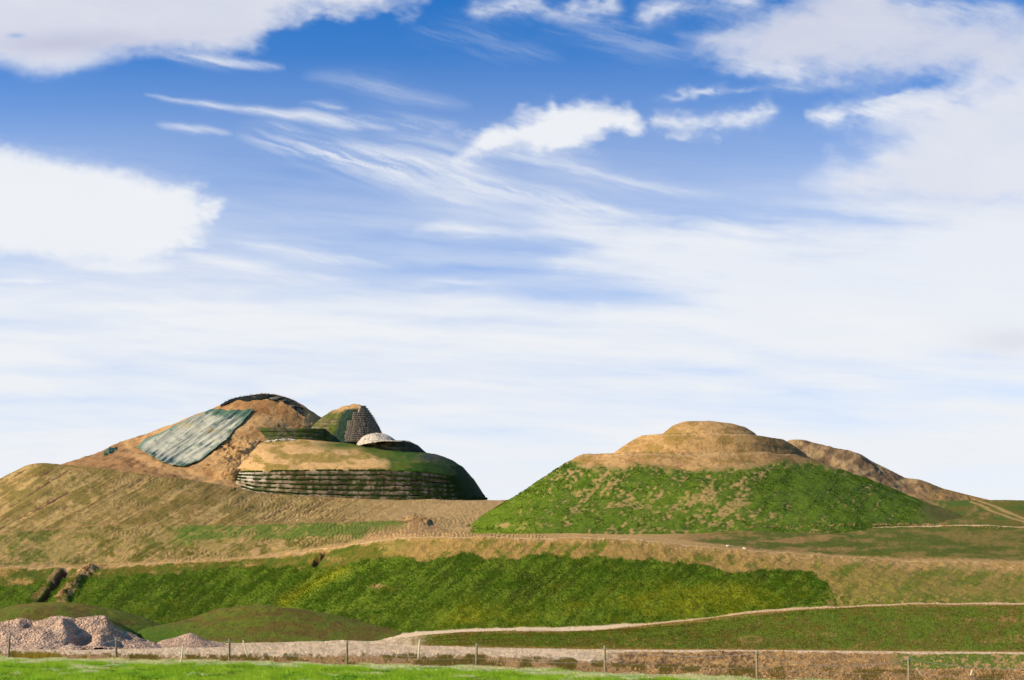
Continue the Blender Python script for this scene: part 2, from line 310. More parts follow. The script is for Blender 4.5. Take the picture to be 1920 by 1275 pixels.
fy = CUR['fence'][1]; fz = EYE+(HZ-CUR['fence'][0])*fy/F
def put(Y, Z, s): rowsY.append(np.broadcast_to(Y, pxs.shape)); rowsZ.append(np.broadcast_to(Z, pxs.shape)); seg.append(s)
put(5.0, fz*.6, 0); put(25.0, fz*.8, 0)
for s in np.linspace(0, 1, 40, endpoint=False): put(36+(fy-36)*s, fz*(.85+.15*s), 0)
prev = (fy, fz)
for i, nm in enumerate(names[1:]):
    py, Yc = CUR[nm]; Zc = EYE+(HZ-py)*Yc/F; n = list(nrows.values())[i+1]
    for s in np.linspace(0, 1, n, endpoint=False): put(prev[0]+(Yc-prev[0])*s, prev[1]+(Zc-prev[1])*s, i+1)
    prev = (Yc, Zc)
put(prev[0], prev[1], 11)
for dy, dz in ((4, .0), (12, -.4), (25, -1.5)): put(prev[0]+dy, prev[1]+dz, 11)
put(330.0, np.minimum(prev[1]-12, 10), 12); put(420.0, 0.0, 12); put(900.0, -2.0, 12); put(2500.0, -4.0, 12); put(8000.0, -6.0, 12)
GY = np.array(rowsY); GZ = np.array(rowsZ); SEG = np.array(seg)
GX = (pxs[None]-960)/F*GY
PX = np.broadcast_to(pxs[None], GY.shape).copy(); PY = HZ-(GZ-EYE)*F/GY
for it in range(3):        # soften creases a little across rows (only inside the built slopes)
    Z2 = GZ.copy(); Z2[2:-9] = .25*GZ[1:-10]+.5*GZ[2:-9]+.25*GZ[3:-8]; GZ = np.where((SEG[:, None] >= 1) & (SEG[:, None] != 7) & (SEG[:, None] < 11), Z2, GZ)
sg = np.broadcast_to(SEG[:, None], GY.shape)
near = np.minimum(GY, 260)
# relief
rel = .35*fb2(GX/22, GY/18, 3, 100)*ss(100, 140, GY)*(1-ss(300, 330, GY)*.0)
rel += .10*fb2(GX/3.0, GY/3.0, 4, 101)*ss(75, 150, GY)
rough = np.zeros_like(GY)
gravelish = ((sg >= 1) & (sg <= 3) & (PX < 1180)) | ((sg == 4) & (PX < 775))
rough += np.where(gravelish, .05, 0)
clod = (sg == 1)*(ss(1000, 1200, PX)*1.0+.3) * (1-band(1248, 1254, 2, PY)*(PX > 1100))
rough += .08*clod + np.where((sg == 2) & (PX > 1100), .13*ss(1080, 1250, PX)*(1-.5*ss(1640, 1700, PX)), 0)
rough += np.where((sg == 6), .10, 0) + np.where((sg == 9) | (sg == 7), .10, 0)
rel += rough*fb2(GX/.9, GY/1.6, 5, 110, .65)*1.3
mead = (sg == 0)
rel += mead*(.07*fb2(GX/2.2, GY/3.0, 3, 120)+.10*fb2(GX/.9, GY/1.1, 3, 121))*ss(5, 30, GY)*(.35+.65*ss(4, 20, PY-CUR['fence'][0][None]))
# tracked soil: diagonal ruts and fine cleat ripples
field = ((sg == 10) | (sg == 8))*(1-ss(1000, 1200, PX))
ruts = streaks(PX, PY, 130, 7, -30, 130)
rel += field*.13*ruts*ss(0, 260, PX+300)*(1-ss(620, 760, PX))
ph = (PX*1.0+10*fb2(PX/110, PY/40, 3, 140)+7*fb2(PX/30, PY/9, 2, 142)+PY*.35)/6.6*2*np.pi
rip = np.sin(ph)*ss(-.1, .5, fb2(PX/120, PY/20, 3, 141)+.1)
rel += field*.05*rip*ss(100, 300, PX)
# the dug trench and its spoil on the left slope, a small gully further right
def ridge(pts, w, h, seed):
    d, t = segdist(PX+3*fb2(PX/12, PY/12, 3, seed), PY+2*fb2(PX/9, PY/9, 3, seed+1), pts); return h*np.exp(-(d/w)**2)
rel += -ridge([(126, 1067), (104, 1096), (78, 1132)], 5, 1.1, 150)*(sg == 6) + ridge([(166, 1068), (140, 1098), (116, 1130)], 12, .75, 160)*(sg == 6)*(1+.3*fb2(GX/1.2, GY/1.2, 3, 161))
rel += -ridge([(612, 1038), (600, 1050), (590, 1062)], 3.5, .9, 170)*(sg == 6)
rel += field*.09*fb2(GX/.9, GY/1.5, 4, 145, .65)
rel += ridge([(768, 975), (800, 985), (775, 982)], 6, .5, 171)*(1+fb2(GX/1.5, GY/1.5, 3, 172))
rel = rel*(1-ss(320, 330, GY))
GZ = GZ+rel
# --- cover colours
sh = GY.shape
col = full(sh, OLIVE)
gr = vn2(PX/2.1, PY/1.5, 199)*.55-.27; n1 = fb2(PX/26, PY/14, 4, 200)+gr; n2 = fb2(PX/6, PY/4, 3, 201)+gr; st = streaks(PX, PY, 50, 8, -40, 202)+gr*1.2; st2 = streaks(PX, PY, 40, 5, -30, 203)+gr
def put_c(mask, c):
    global col
    col = mixc(col, full(sh, c) if c.ndim == 1 else c, np.clip(mask, 0, 1))
# meadow
mc = mixc(full(sh, NEAR), full(sh, NEAR2), ss(-.3, .6, fb2(GX/1.6, GY/1.8, 4, 210)))
mc = mixc(mc, full(sh, STRAW*.8), ss(.1, .7, fb2(GX/2.5, GY/2.0, 4, 211)+ss(-9, -1, PY-line(FENCE, PX)*0-CUR['fence'][0][None]-10)*0 + (1-ss(0, 16, PY-CUR['fence'][0][None]))*1.0-.5))
put_c((sg == 0)*1.0, mc)
# strip behind the fence
yard = mixc(full(sh, GRAVEL), full(sh, GRAVEL*.72), ss(-.4, .6, n2))
dirt = mixc(full(sh, DIRT), full(sh, TAN*.9), ss(-.2, .8, n2+.4*n1))
put_c(((sg >= 1) & (sg <= 3))*1.0, yard)
dl = CUR['fence'][0][None]-line([(-600, 9), (400, 8), (480, 12), (700, 17), (1130, 24), (1200, 17), (1920, 22)], PX)
brown = ss(-3, 3, PY-dl+3*n2)
put_c((sg == 1)*brown, dirt)
put_c((sg == 1)*brown*ss(460, 520, PX)*ss(-.2, .4, n1+.3*n2)*.6, OLIVE)
put_c((sg == 1)*ss(1040, 1180, PX+30*n1), dirt)
put_c((sg <= 2)*(sg >= 1)*ss(1080, 1180, PX+20*n1)*band(line([(1000, 1240), (1420, 1246), (1920, 1251)], PX), line([(1000, 1246), (1420, 1251), (1920, 1255)], PX), 1.5, PY+1.5*n2)*.8, PATH)
bk = (sg == 2)*ss(1110, 1200, PX+25*n1)
put_c(bk, mixc(full(sh, TAN*.9), full(sh, DIRT_D), ss(-.1, .9, n2+.5*n1+ss(1500, 1250, PX)*.2)))
put_c(bk*ss(1420, 1560, PX+60*n1)*.6, DIRT); put_c(bk*ss(1660, 1700, PX+12*n1), mixc(full(sh, LUSH), full(sh, TAN), ss(.2, .8, n2+n1*.5+ss(1800, 1920, PX)*.3)))
put_c(((sg == 3) & (PX > 1080))*1.0, mixc(full(sh, PATH), full(sh, GRAVEL), ss(-.5, .5, n2)))
# lawn bank below the climbing path
lw = mixc(full(sh, lin('728020')), full(sh, lin('7c7428')), ss(-.3, .6, n1+.4*n2)); lw = mixc(lw, full(sh, lin('566418')), ss(.1, .8, n2+.5*st2)*.6)
lw = mixc(lw, full(sh, DRY), ss(.62, 1.0, n2*.8+.5*fb2(PX/60, PY/10, 3, 220)+.35*ss(1750, 1900, PX)+.25*np.exp(-((PY-1192)/9.)**2-((PX-1180)/120.)**2)+.5*np.exp(-((PY-1187)/6.)**2-((PX-1520)/26.)**2)))
dpl = PY-CUR['path_low'][0][None]
lw = mixc(lw, full(sh, DRY), (1-ss(0, 7, dpl+3*n2))*.75)
lw = mixc(lw, full(sh, DRY), np.clip(1-ss(0, 5, CUR['lawn_foot'][0][None]-PY+2*n2), 0, 1)*.8)
lw = mixc(lw, full(sh, TAN), np.exp(-((np.hypot((PX-1408)/19, (PY-1199)/6)-1)/.25)**2)*.5)
lw = mixc(lw, full(sh, DRY), np.exp(-((PX-745)/40.)**2-((PY-1203)/9.)**2)*.9)
put_c((sg == 4)*ss(735, 815, PX+10*n2), lw)
put_c((sg == 4)*(1-ss(735, 815, PX+10*n2)), yard)
put_c((sg == 5)*1.0, mixc(full(sh, GRAVEL), full(sh, PATH), ss(1100, 1300, PX))); put_c(((sg == 5) & (PX < 680))*1.0, LUSH)
# steep slope
lush = mixc(full(sh, LUSH), full(sh, LUSH_D), ss(-.2, .5, st+.4*n1))
yl = ss(.1, 1.1, .45*n1+.2*st + .9*np.exp(-((PX-1280)/190.)**2-((PY-1125)/36.)**2) + .8*np.exp(-((PX-900)/150.)**2-((PY-1155)/26.)**2)+.35*np.exp(-((PX-330)/120.)**2-((PY-1130)/22.)**2)+.5*np.exp(-((PX-1390)/60.)**2-((PY-1110)/20.)**2))
lush = mixc(lush, full(sh, lin('86861a')), yl*.85)
cd, _ = segdist(PX, PY, [(645, 1068), (590, 1098), (530, 1135)]); lush = mixc(lush, full(sh, YEL), np.exp(-(cd/11.)**2)*.55)  # fold turned to the sun, its brightness painted in as yellow
drys = mixc(full(sh, DRY), full(sh, OLIVE), ss(-.3, .8, st*.8+.5*n1)*.8); drys = mixc(drys, full(sh, lin('66741c')), ss(.1, 1.1, st*.7+n1*.9+ss(1550, 1750, PX)*.25-.05))
D = line([(-600, 1110), (0, 1104), (60, 1096), (150, 1090), (190, 1086), (290, 1082), (400, 1073), (500, 1068), (630, 1067), (680, 1058), (740, 1045), (800, 1052), (860, 1040), (960, 1045), (1020, 1035), (1080, 1041), (1150, 1046), (1230, 1050), (1330, 1062), (1365, 1075), (1440, 1071), (1510, 1074), (1550, 1090), (1560, 1110), (1600, 1100), (2520, 1100)], PX)
drys = mixc(drys, full(sh, lin('76742a')), .55*ss(1380, 1700, PX)*ss(4, 34, PY-CUR['crest'][0][None]+9*st))
inl = ss(-2.5, 2.5, PY-D+5*fb2(PX/14, PY/9, 3, 230))*(1-ss(1535, 1590, PX+30*n1+22*n2+.5*(PY-1110)))
steep = (sg == 6)
put_c(steep*1.0, drys)
olv = mixc(full(sh, lin('5c681a')), full(sh, OLIVE), ss(-.4, .4, st2)); olv = mixc(olv, full(sh, DRY), ss(.2, .9, n1+.3*st+(PX < 150)*.3))
put_c(steep*(1-ss(700, 780, PX+.9*(PY-1040)+14*st)), olv)
put_c(steep*inl, lush)
ct = PY-CUR['crest'][0][None]
put_c(steep*(1-ss(2, line([(0, 4), (800, 6), (1200, 16), (1920, 26)], PX), ct+4*st))*.85, mixc(full(sh, TAN), full(sh, DRY), ss(-.4, .4, n2)))
low = CUR['path_high'][0][None]-PY
put_c(steep*ss(1520, 1600, PX)*(1-ss(2, 30, low+8*st))*.8, mixc(full(sh, lin('68701c')), full(sh, DRY), ss(.1, .6, n2+st*.5)))
TR = ridge([(126, 1067), (104, 1096), (78, 1132)], 7, 1, 150); SP = ridge([(166, 1068), (140, 1098), (116, 1130)], 12, 1, 160)
SP2 = ridge([(106, 1070), (88, 1096), (62, 1128)], 7, 1, 151)
put_c(steep*ss(.3, .6, SP2)*.7, DIRT); put_c(steep*ss(.3, .5, SP), mixc(full(sh, CLAY), full(sh, SOIL_D*.8), ss(-.2, .5, n2))); put_c(steep*ss(.35, .6, TR), DIRT_D)
put_c(steep*ss(.35, .6, ridge([(612, 1038), (600, 1050), (590, 1062)], 3.5, 1, 170)), DIRT_D)
put_c(steep*np.exp(-((PX-708)/12.)**2-((PY-1104)/4.)**2), TAN)
put_c((sg == 7)*1.0, PATH*.95)
# middle tier
mid = mixc(full(sh, lin('a08a50')), full(sh, OLIVE), ss(-.4, .5, n1+.5*st2)); mid = mixc(mid, full(sh, TAN*.95), ss(.1, .7, n2*.8+.5*st))
mid = mixc(mid, full(sh, lin('6c7a28')), ss(.35, .7, band(340, 780, 40, PX+20*n1)*band(978, 1012, 7, PY+3*n2-.0*PX)*.8+.4*n1+.3*n2+.5*np.exp(-((PX-330)/70.)**2-((PY-1015)/12.)**2)-.05))
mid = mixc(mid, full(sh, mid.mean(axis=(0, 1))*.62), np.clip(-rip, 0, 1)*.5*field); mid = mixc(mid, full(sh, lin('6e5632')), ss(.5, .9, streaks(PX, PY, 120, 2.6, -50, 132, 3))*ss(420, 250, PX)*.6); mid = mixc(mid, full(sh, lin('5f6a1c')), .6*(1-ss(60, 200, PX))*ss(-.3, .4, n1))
midr = mixc(full(sh, lin('5d6420')), full(sh, lin('96794a')), ss(-.35, .55, fb2(PX/45, PY/7, 4, 240)+.35*n2)); midr = mixc(midr, full(sh, lin('626820')), ss(1500, 1800, PX)*.4); midr = mixc(midr, full(sh, TAN), ss(1330, 1230, PX)*.8)
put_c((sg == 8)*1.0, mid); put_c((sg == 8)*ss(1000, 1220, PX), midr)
tk, _ = segdist(PX+5*n1, PY+2*n2, [(700, 1014), (760, 1004), (830, 985), (900, 955), (960, 940)])
put_c(((sg == 8) | (sg == 10))*ss(24, 8, tk)*(PX < 1000), mixc(full(sh, TAN), full(sh, SOIL), ss(-.3, .5, n2+.4*n1)))
put_c((sg == 8)*(1-ss(3, 9, CUR['crest'][0][None]-PY+2*n2))*.8, TAN)
put_c((sg == 9)*ss(820, 860, PX), PATH*.95); put_c((sg == 9)*(1-ss(820, 860, PX)), SOIL)
fld = mixc(full(sh, lin('b99c66')), full(sh, lin('947844')), ss(-.8, .8, ruts+.7*n2)); fld = mixc(fld, full(sh, lin('75692c')), ss(-.1, .7, n1+.4*ruts+.25*ss(700, 200, PX))*.7)
fld = mixc(fld, full(sh, lin('b9986c')), ss(560, 800, PX+60*n1)*.8)
thin = streaks(PX, PY, 160, 2.6, -32, 131, 3); fld = mixc(fld, full(sh, lin('6e5632')), ss(.35, .85, thin)*ss(760, 560, PX)*.6)
fld = mixc(fld, full(sh, SOIL_D*.8), ss(.55, .95, -ruts+.3*n2)*ss(900, 500, PX))
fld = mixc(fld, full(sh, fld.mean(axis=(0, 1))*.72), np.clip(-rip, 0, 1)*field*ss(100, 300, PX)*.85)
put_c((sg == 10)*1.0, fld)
fr = mixc(full(sh, lin('55681a')), full(sh, OLIVE), ss(-.4, .5, fb2(PX/40, PY/9, 4, 250))); fr = mixc(fr, full(sh, lin('94784a')), ss(.3, .9, n1+.3*n2+ss(1850, 1750, PX)*.2))
for pp in ([(1835, 938), (1870, 953), (1925, 976)], [(1820, 940), (1860, 958), (1900, 974), (1930, 985)]):
    dd, _ = segdist(PX, PY, pp); fr = mixc(fr, full(sh, TAN), np.exp(-(dd/2.2)**2)*.8)
put_c((sg == 10)*ss(1000, 1300, PX), fr)
put_c((sg >= 11)*(PX < 1500)*1.0, SOIL); put_c((sg == 12)*1.0, OLIVE*.8)
P = np.stack([GX, GY, GZ], -1)
GR = dict(P=P, PX=PX, PY=PY, sg=sg, inl=inl*steep, st=st, n1=n1, yl=yl)
mat_ground = cover_mat('ground_cover', s1=1.4, s2=5.5, var=.42, bump=.9, bdist=.5)
mat_gravel = cover_mat('loose_gravel', s1=2.5, s2=9.0, var=.35, bump=.8, bdist=.3, crack=5)
Q = gridq(*sh)
qs = sg[:-1, :-1].ravel(); qx = PX[:-1, :-1].ravel(); qy = PY[:-1, :-1].ravel(); qb = brown[:-1, :-1].ravel()
cls = np.zeros(len(Q), int)
cls[((qs == 5) & (qx > 680)) | ((qs == 3) & (qx > 1080)) | (qs == 7) | ((qs == 9) & (qx > 840))] = 1
cls[((qs == 1) & (qb < .5) & (qx < 1100)) | ((qs >= 2) & (qs <= 3) & (qx <= 1080)) | ((qs == 4) & (qx < 775))] = 2
cls[(qs == 0)] = 3
for k, nm, mt in ((0, 'ground', mat_ground), (1, 'path', mat_gravel), (2, 'gravel_yard', mat_gravel), (3, 'meadow', mat_ground)):
    q = Q[cls == k]; u, inv = np.unique(q, return_inverse=True)
    tag(mesh_obj(nm, P.reshape(-1, 3)[u], inv.reshape(-1, 4), mt, col.reshape(-1, 3)[u]), kind='structure')

# ---------------------------------------------------------------- hills: closed ring lofts
def ring(L, R, Yc, dF, dB, pts, bz=0.0): return dict(L=L, R=R, Yc=Yc, dF=dF, dB=dB, pts=pts, bz=bz)
def ring_pts(r, n):
    h = n//2; th = np.linspace(np.pi, 0, h, endpoint=False); c = np.cos(th)
    px = (r['L']+r['R'])/2+(r['R']-r['L'])/2*c; Y = r['Yc']-r['dF']*(1-np.abs(c)**r.get('pw', 2))**(1/r.get('pw', 2))
    Y = Y+r.get('skew', 0)*ss(420, 560, px)*np.sin(th)
    Y = Y-r.get('skr', 0)*ss(800, 862, px)
    p = np.array(r['pts'], float); x0 = np.linspace(r['L'], r['R'], 400); yy = gsm(np.interp(x0, p[:, 0], p[:, 1]), 0, 400*r.get('sm', .012))
    py = np.interp(px, x0, yy); Z = EYE+(HZ-py)*Y/F; X = (px-960)/F*Y
    XL = (r['L']-960)/F*r['Yc']; XR = (r['R']-960)/F*r['Yc']; ZL = EYE+(HZ-yy[0])*r['Yc']/F; ZR = EYE+(HZ-yy[-1])*r['Yc']/F
    th2 = np.linspace(0, np.pi, n-h, endpoint=False); c2 = np.cos(th2)
    X2 = (XL+XR)/2+(XR-XL)/2*c2; Y2 = r['Yc']+r['dB']*np.sin(th2); Z2 = ZL+(ZR-ZL)*(c2+1)/2+r['bz']*np.sin(th2)
    return np.stack([np.r_[X, X2], np.r_[Y, Y2], np.r_[Z, Z2]], -1)
def loft(rings, rows, n, smooth=0, psm=0):
    R = [ring_pts(r, n) for r in rings]; out = []
    for i in range(len(R)-1):
        for s in np.linspace(0, 1, rows[i], endpoint=False): out.append(R[i]*(1-s)+R[i+1]*s)
    out.append(R[-1]); P = np.array(out)
    for _ in range(smooth): P[1:-1] = .25*P[:-2]+.5*P[1:-1]+.25*P[2:]
    return P
def hill(rings, rows, n, disp, cover, mat, name='hill', smooth=3, kind='structure'):
    P = loft(rings, rows, n, smooth); P0 = P.copy()
    nm = gnormals(P, True)
    if nm[len(nm)//2, :n//2, 1].mean() > 0: nm = -nm
    PX = 960+P[..., 0]/P[..., 1]*F; PY = HZ-(P[..., 2]-EYE)/P[..., 1]*F
    d = disp(P, PX, PY); taper = np.ones(len(P)); taper[-3:] = .3
    P = P+nm*(d*taper[:, None])[..., None]
    c = cover(P, PX, PY)
    q = gridq(len(P), n, True)
    o = mesh_obj(name, P, q, mat, c)
    if kind: tag(o, kind=kind)
    return o, P, PX, PY
mat_soil = cover_mat('bare_soil', s1=1.1, s2=4.5, var=.35, bump=1.0, bdist=.5)

# right mound with its three tiers
def d_right(P, X, Y): return .30*fb3(P, 9, 3, 300)+.14*fb3(P, 1.8, 4, 301)+.05*fb3(P, .6, 2, 302)
def c_right(P, X, Y):
    s = X.shape; gr = vn2(X/2.1, Y/1.6, 309)*.6-.3; a = fb2(X/22, Y/12, 4, 310)+.5*gr; b = fb2(X/5, Y/3.5, 3, 311)+gr; r = streaks(X, Y, 50, 7, -48, 312); big = fb2(X/80, Y/36, 3, 313)
    g = mixc(full(s, lin('647820')), full(s, lin('4e641c')), ss(-.3, .5, a*.5+r*.6)); g = mixc(g, full(s, lin('74881c')), ss(1080, 930, X)*.7)
    tan = mixc(full(s, TAN), full(s, SOIL), ss(-.4, .5, a+b*.4)); tan = mixc(tan, full(s, lin('94803c')), ss(.0, .6, a)*.6)
    top = line([(850, 850), (1050, 862), (1100, 878), (1200, 876), (1290, 880), (1380, 876), (1420, 868), (1500, 866), (1560, 872), (1640, 884), (1760, 935), (1900, 960)], X)
    k = ss(-6, 8, Y-top+9*a+5*r)
    patch = .9*ss(.3, 1.0, .36*a+.62*b+.42*r+.25*big+.12 - .5*np.exp(-((X-1560)/140.)**2-((Y-920)/45.)**2) - .3*ss(1100, 940, X) + .35*np.exp(-((X-1380)/110.)**2-((Y-965)/22.)**2)+.2*np.exp(-((X-1250)/170.)**2-((Y-940)/50.)**2)+.7*np.exp(-((X-970)/38.)**2-((Y-988)/9.)**2)+.5*np.exp(-((X-1396)/14.)**2-((Y-906)/14.)**2))
    g = mixc(g, full(s, TAN*.95), patch*.85)
    ol = ss(1690, 1780, X+.4*(Y-950)+14*a); g = mixc(g, full(s, lin('665f2c')), ol*.9)
    c = mixc(tan, g, k)
    c = mixc(c, full(s, lin('7a5c3a')), (1-k)*ss(1340, 1480, X)*.6)  # bare top browner to the right, shaded side painted in
    c = mixc(c, full(s, SOIL_D), ss(.7, 1, b)*.5*(1-k))
    for yl_, x0_, x1_ in ((850.5, 1090, 1515), (814.5, 1240, 1420)): c = mixc(c, full(s, lin('dcc09a')), np.exp(-((Y-yl_-.02*np.abs(X-1330))/1.3)**2)*band(x0_, x1_, 8, X)*.22)
    return c
tiers = [ring(836, 1905, 191, 24, 60, [(836, 1011), (900, 1011), (1100, 1011), (1300, 1009), (1400, 1002), (1700, 996), (1905, 1006)]),
         ring(1088, 1515, 218, 17, 22, [(1088, 853), (1150, 849), (1300, 847), (1420, 849), (1515, 855)])]
_, P_r1, X_r1, Y_r1 = hill(tiers+[ring(1100, 1500, 218, 14, 18, [(1100, 853), (1500, 855)]), ring(1290, 1370, 218, 2, 2, [(1290, 850), (1370, 850)])], [170, 5, 5], 900, d_right, c_right, mat_ground, smooth=0)
hill([ring(1146, 1522, 217, 13, 14, [(1146, 866), (1522, 866)]), ring(1152, 1512, 217, 12.5, 13, [(1152, 850), (1512, 852)]), ring(1178, 1492, 216.5, 11, 11, [(1178, 832), (1260, 828), (1400, 829), (1492, 838)]), ring(1204, 1468, 216, 9, 9, [(1204, 817), (1245, 812), (1330, 812), (1415, 815), (1468, 824)]), ring(1330, 1340, 216, .5, .5, [(1330, 813), (1340, 813)])], [10, 22, 22, 8], 620, lambda P, X, Y: d_right(P, X, Y)*.5, c_right, mat_soil, smooth=1)
hill([ring(1238, 1424, 215, 7, 7, [(1238, 822), (1424, 824)]), ring(1245, 1417, 215, 6.8, 6.8, [(1245, 812), (1417, 813)]), ring(1262, 1398, 215, 5, 5, [(1262, 799), (1398, 801)]), ring(1284, 1374, 215, 3.5, 3.5, [(1284, 791), (1374, 794)]), ring(1328, 1334, 215, .2, .2, [(1328, 789), (1334, 789)])], [8, 18, 12, 14], 420, lambda P, X, Y: d_right(P, X, Y)*.4, c_right, mat_soil, smooth=6)
# spoil ridge behind it
def c_spoil(P, X, Y):
    s = X.shape; a = fb2(X/14, Y/9, 4, 320); b = fb3(P, 2.2, 3, 321)
    c = mixc(full(s, lin('b3936c')), full(s, lin('84684e')), ss(-.4, .6, a+.5*b+.3*ss(1560, 1640, X)*ss(1720, 1660, X)))  # right-facing stretch darkened, its shade painted into the soil colour
    return mixc(c, full(s, lin('a5814f')), ss(1700, 1760, X)*.7)
SPL = [(1440, 850), (1478, 824), (1505, 823), (1530, 830), (1560, 839), (1585, 843), (1612, 850), (1640, 866), (1668, 880), (1700, 896), (1722, 898), (1750, 908), (1800, 925), (1850, 937), (1900, 950)]
hill([ring(1380, 1960, 246, 26, 16, [(1380, 985), (1960, 985)]), dict(ring(1440, 1900, 246, 4, 4, [(x, y+7) for x, y in SPL]), sm=.004), dict(ring(1446, 1890, 246, 1, 1, SPL), sm=.003), ring(1460, 1880, 246.5, .2, .2, SPL)], [60, 6, 3], 900, lambda P, X, Y: (.35*fb3(P, 5, 4, 330)+.25*fb3(P, 1.6, 4, 331, .6))-.25, c_spoil, mat_soil, smooth=1)

# low grassy knolls in front of the slope
def d_kn(P, X, Y): return .12*fb3(P, 4, 4, 340)+.05*fb3(P, .8, 3, 341)
def c_kn(P, X, Y):
    s = X.shape; a = fb2(X/30, Y/9, 4, 350); b = fb2(X/6, Y/4, 3, 351)
    c = mixc(full(s, lin('666c20')), full(s, lin('6c5e26')), ss(-.3, .5, a+.3*b)); c = mixc(c, full(s, lin('7c7428')), (1-ss(1130, 1150, Y+5*a))*.5)
    c = mixc(c, full(s, lin('4e6812')), np.clip(ss(1160, 1190, Y)*ss(420, 300, X)*.9, 0, 1)); return mixc(c, full(s, lin('3c3416')), ss(.6, .9, b)*.4)
hill([ring(-120, 322, 143, 9, 9, [(-120, 1200), (322, 1182)]), ring(-70, 300, 143, 6, 6, [(-70, 1172), (0, 1158), (120, 1158), (240, 1168), (300, 1170)]), ring(-30, 262, 143, 4, 4, [(-30, 1150), (60, 1140), (160, 1144), (262, 1155)]), ring(30, 200, 143, 2, 2, [(30, 1134), (100, 1130), (150, 1132), (200, 1140)]), ring(95, 110, 143, .2, .2, [(95, 1129), (110, 1129)])], [16, 16, 12, 10], 500, d_kn, c_kn, mat_ground, smooth=10)
hill([ring(-140, 262, 134, 8, 8, [(-140, 1206), (262, 1192)]), ring(-80, 236, 134, 5, 5, [(-80, 1170), (0, 1160), (120, 1162), (236, 1176)]), ring(-20, 200, 134, 3, 3, [(-20, 1146), (60, 1142), (120, 1144), (200, 1158)]), ring(40, 120, 134, 1, 1, [(40, 1136), (120, 1138)]), ring(78, 88, 134, .2, .2, [(78, 1134), (88, 1134)])], [16, 14, 10, 8], 460, d_kn, c_kn, mat_ground, smooth=10)
hill([ring(205, 830, 139, 11, 10, [(205, 1200), (400, 1209), (640, 1206), (720, 1200), (830, 1188)]), ring(262, 790, 139, 8, 7, [(262, 1178), (330, 1184), (500, 1186), (700, 1187), (790, 1181)]), ring(345, 690, 139, 5, 5, [(345, 1162), (500, 1160), (690, 1168)]), ring(408, 590, 139, 2.5, 2.5, [(408, 1141), (500, 1139), (590, 1146)]), ring(478, 488, 139, .2, .2, [(478, 1133), (488, 1133)])], [18, 22, 22, 12], 720, d_kn, c_kn, mat_ground, smooth=12)

# ---------------------------------------------------------------- the head-shaped mound on the left
def c_head(P, X, Y):
    s = X.shape; a = fb2(X/24, Y/14, 4, 360); b = fb3(P, 1.6, 3, 361); v = streaks(X, Y, 30, 5, -60, 362)
    c = mixc(full(s, CLAY), full(s, SOIL), ss(-.3, .6, a+.4*b)); c = mixc(c, full(s, lin('986f48')), ss(.1, .8, b+.5*v)); c = mixc(c, full(s, lin('cfa673')), ss(370, 450, X)*ss(800, 840, Y)*ss(-.5, .2, a)*.8)
    lo = ss(262, 240, X-(Y-835)*1.9)                # left apron, rougher and greyer
    c = mixc(c, full(s, lin('96724f')), lo*.85); c = mixc(c, full(s, lin('70523a')), lo*ss(0, .6, b+v*.4)*.7)
    rt, _ = segdist(X, Y, [(236, 826), (246, 846), (275, 866), (330, 884), (400, 902), (440, 914)])
    c = mixc(c, full(s, lin('c39a6c')), np.exp(-(rt/8.)**2)*.85)
    c = mixc(c, full(s, lin('98683a')), ss(0, 30, Y-738)*ss(785, 760, Y)*.4)
    return c
def d_head(P, X, Y):
    z = np.exp(-((X-455)/55.)**2-((Y-845)/26.)**2) + .7*np.exp(-((X-440)/40.)**2-((Y-890)/16.)**2)
    ap = ss(262, 240, X-(Y-835)*1.9)
    return .35*fb3(P, 7, 3, 370)+.16*fb3(P, 1.7, 4, 371)+(1.15*z+.4*ap)*fb3(P, 2.0, 4, 372, .65)
head_rings = [ring(95, 735, 282, 46, 30, [(95, 882), (140, 874), (250, 894), (430, 922), (735, 950)]),
              dict(ring(190, 690, 281, 38.5, 28, [(190, 846), (235, 845), (262, 851), (345, 886), (440, 905), (560, 900), (690, 880)]), sm=.02),
              dict(ring(246, 668, 280, 37.5, 24, [(246, 823), (262, 834), (345, 872), (440, 886), (560, 880), (668, 850)]), sm=.02),
              dict(ring(398, 612, 274, 9, 8, [(398, 768), (430, 769), (480, 772), (560, 780), (612, 792)]), sm=.015),
              ring(418, 582, 274, 6, 6, [(418, 755), (480, 757), (560, 762), (582, 771)]),
              ring(452, 550, 274, 3.5, 3.5, [(452, 743), (500, 742), (550, 751)]),
              ring(490, 500, 274, .3, .3, [(490, 738), (500, 738)])]
for k_, v_ in ((0, 17), (1, 14), (2, 12), (3, 1.5)): head_rings[k_]['skew'] = v_
hill(head_rings, [30, 14, 100, 16, 12, 10], 820, d_head, c_head, mat_soil, smooth=2)
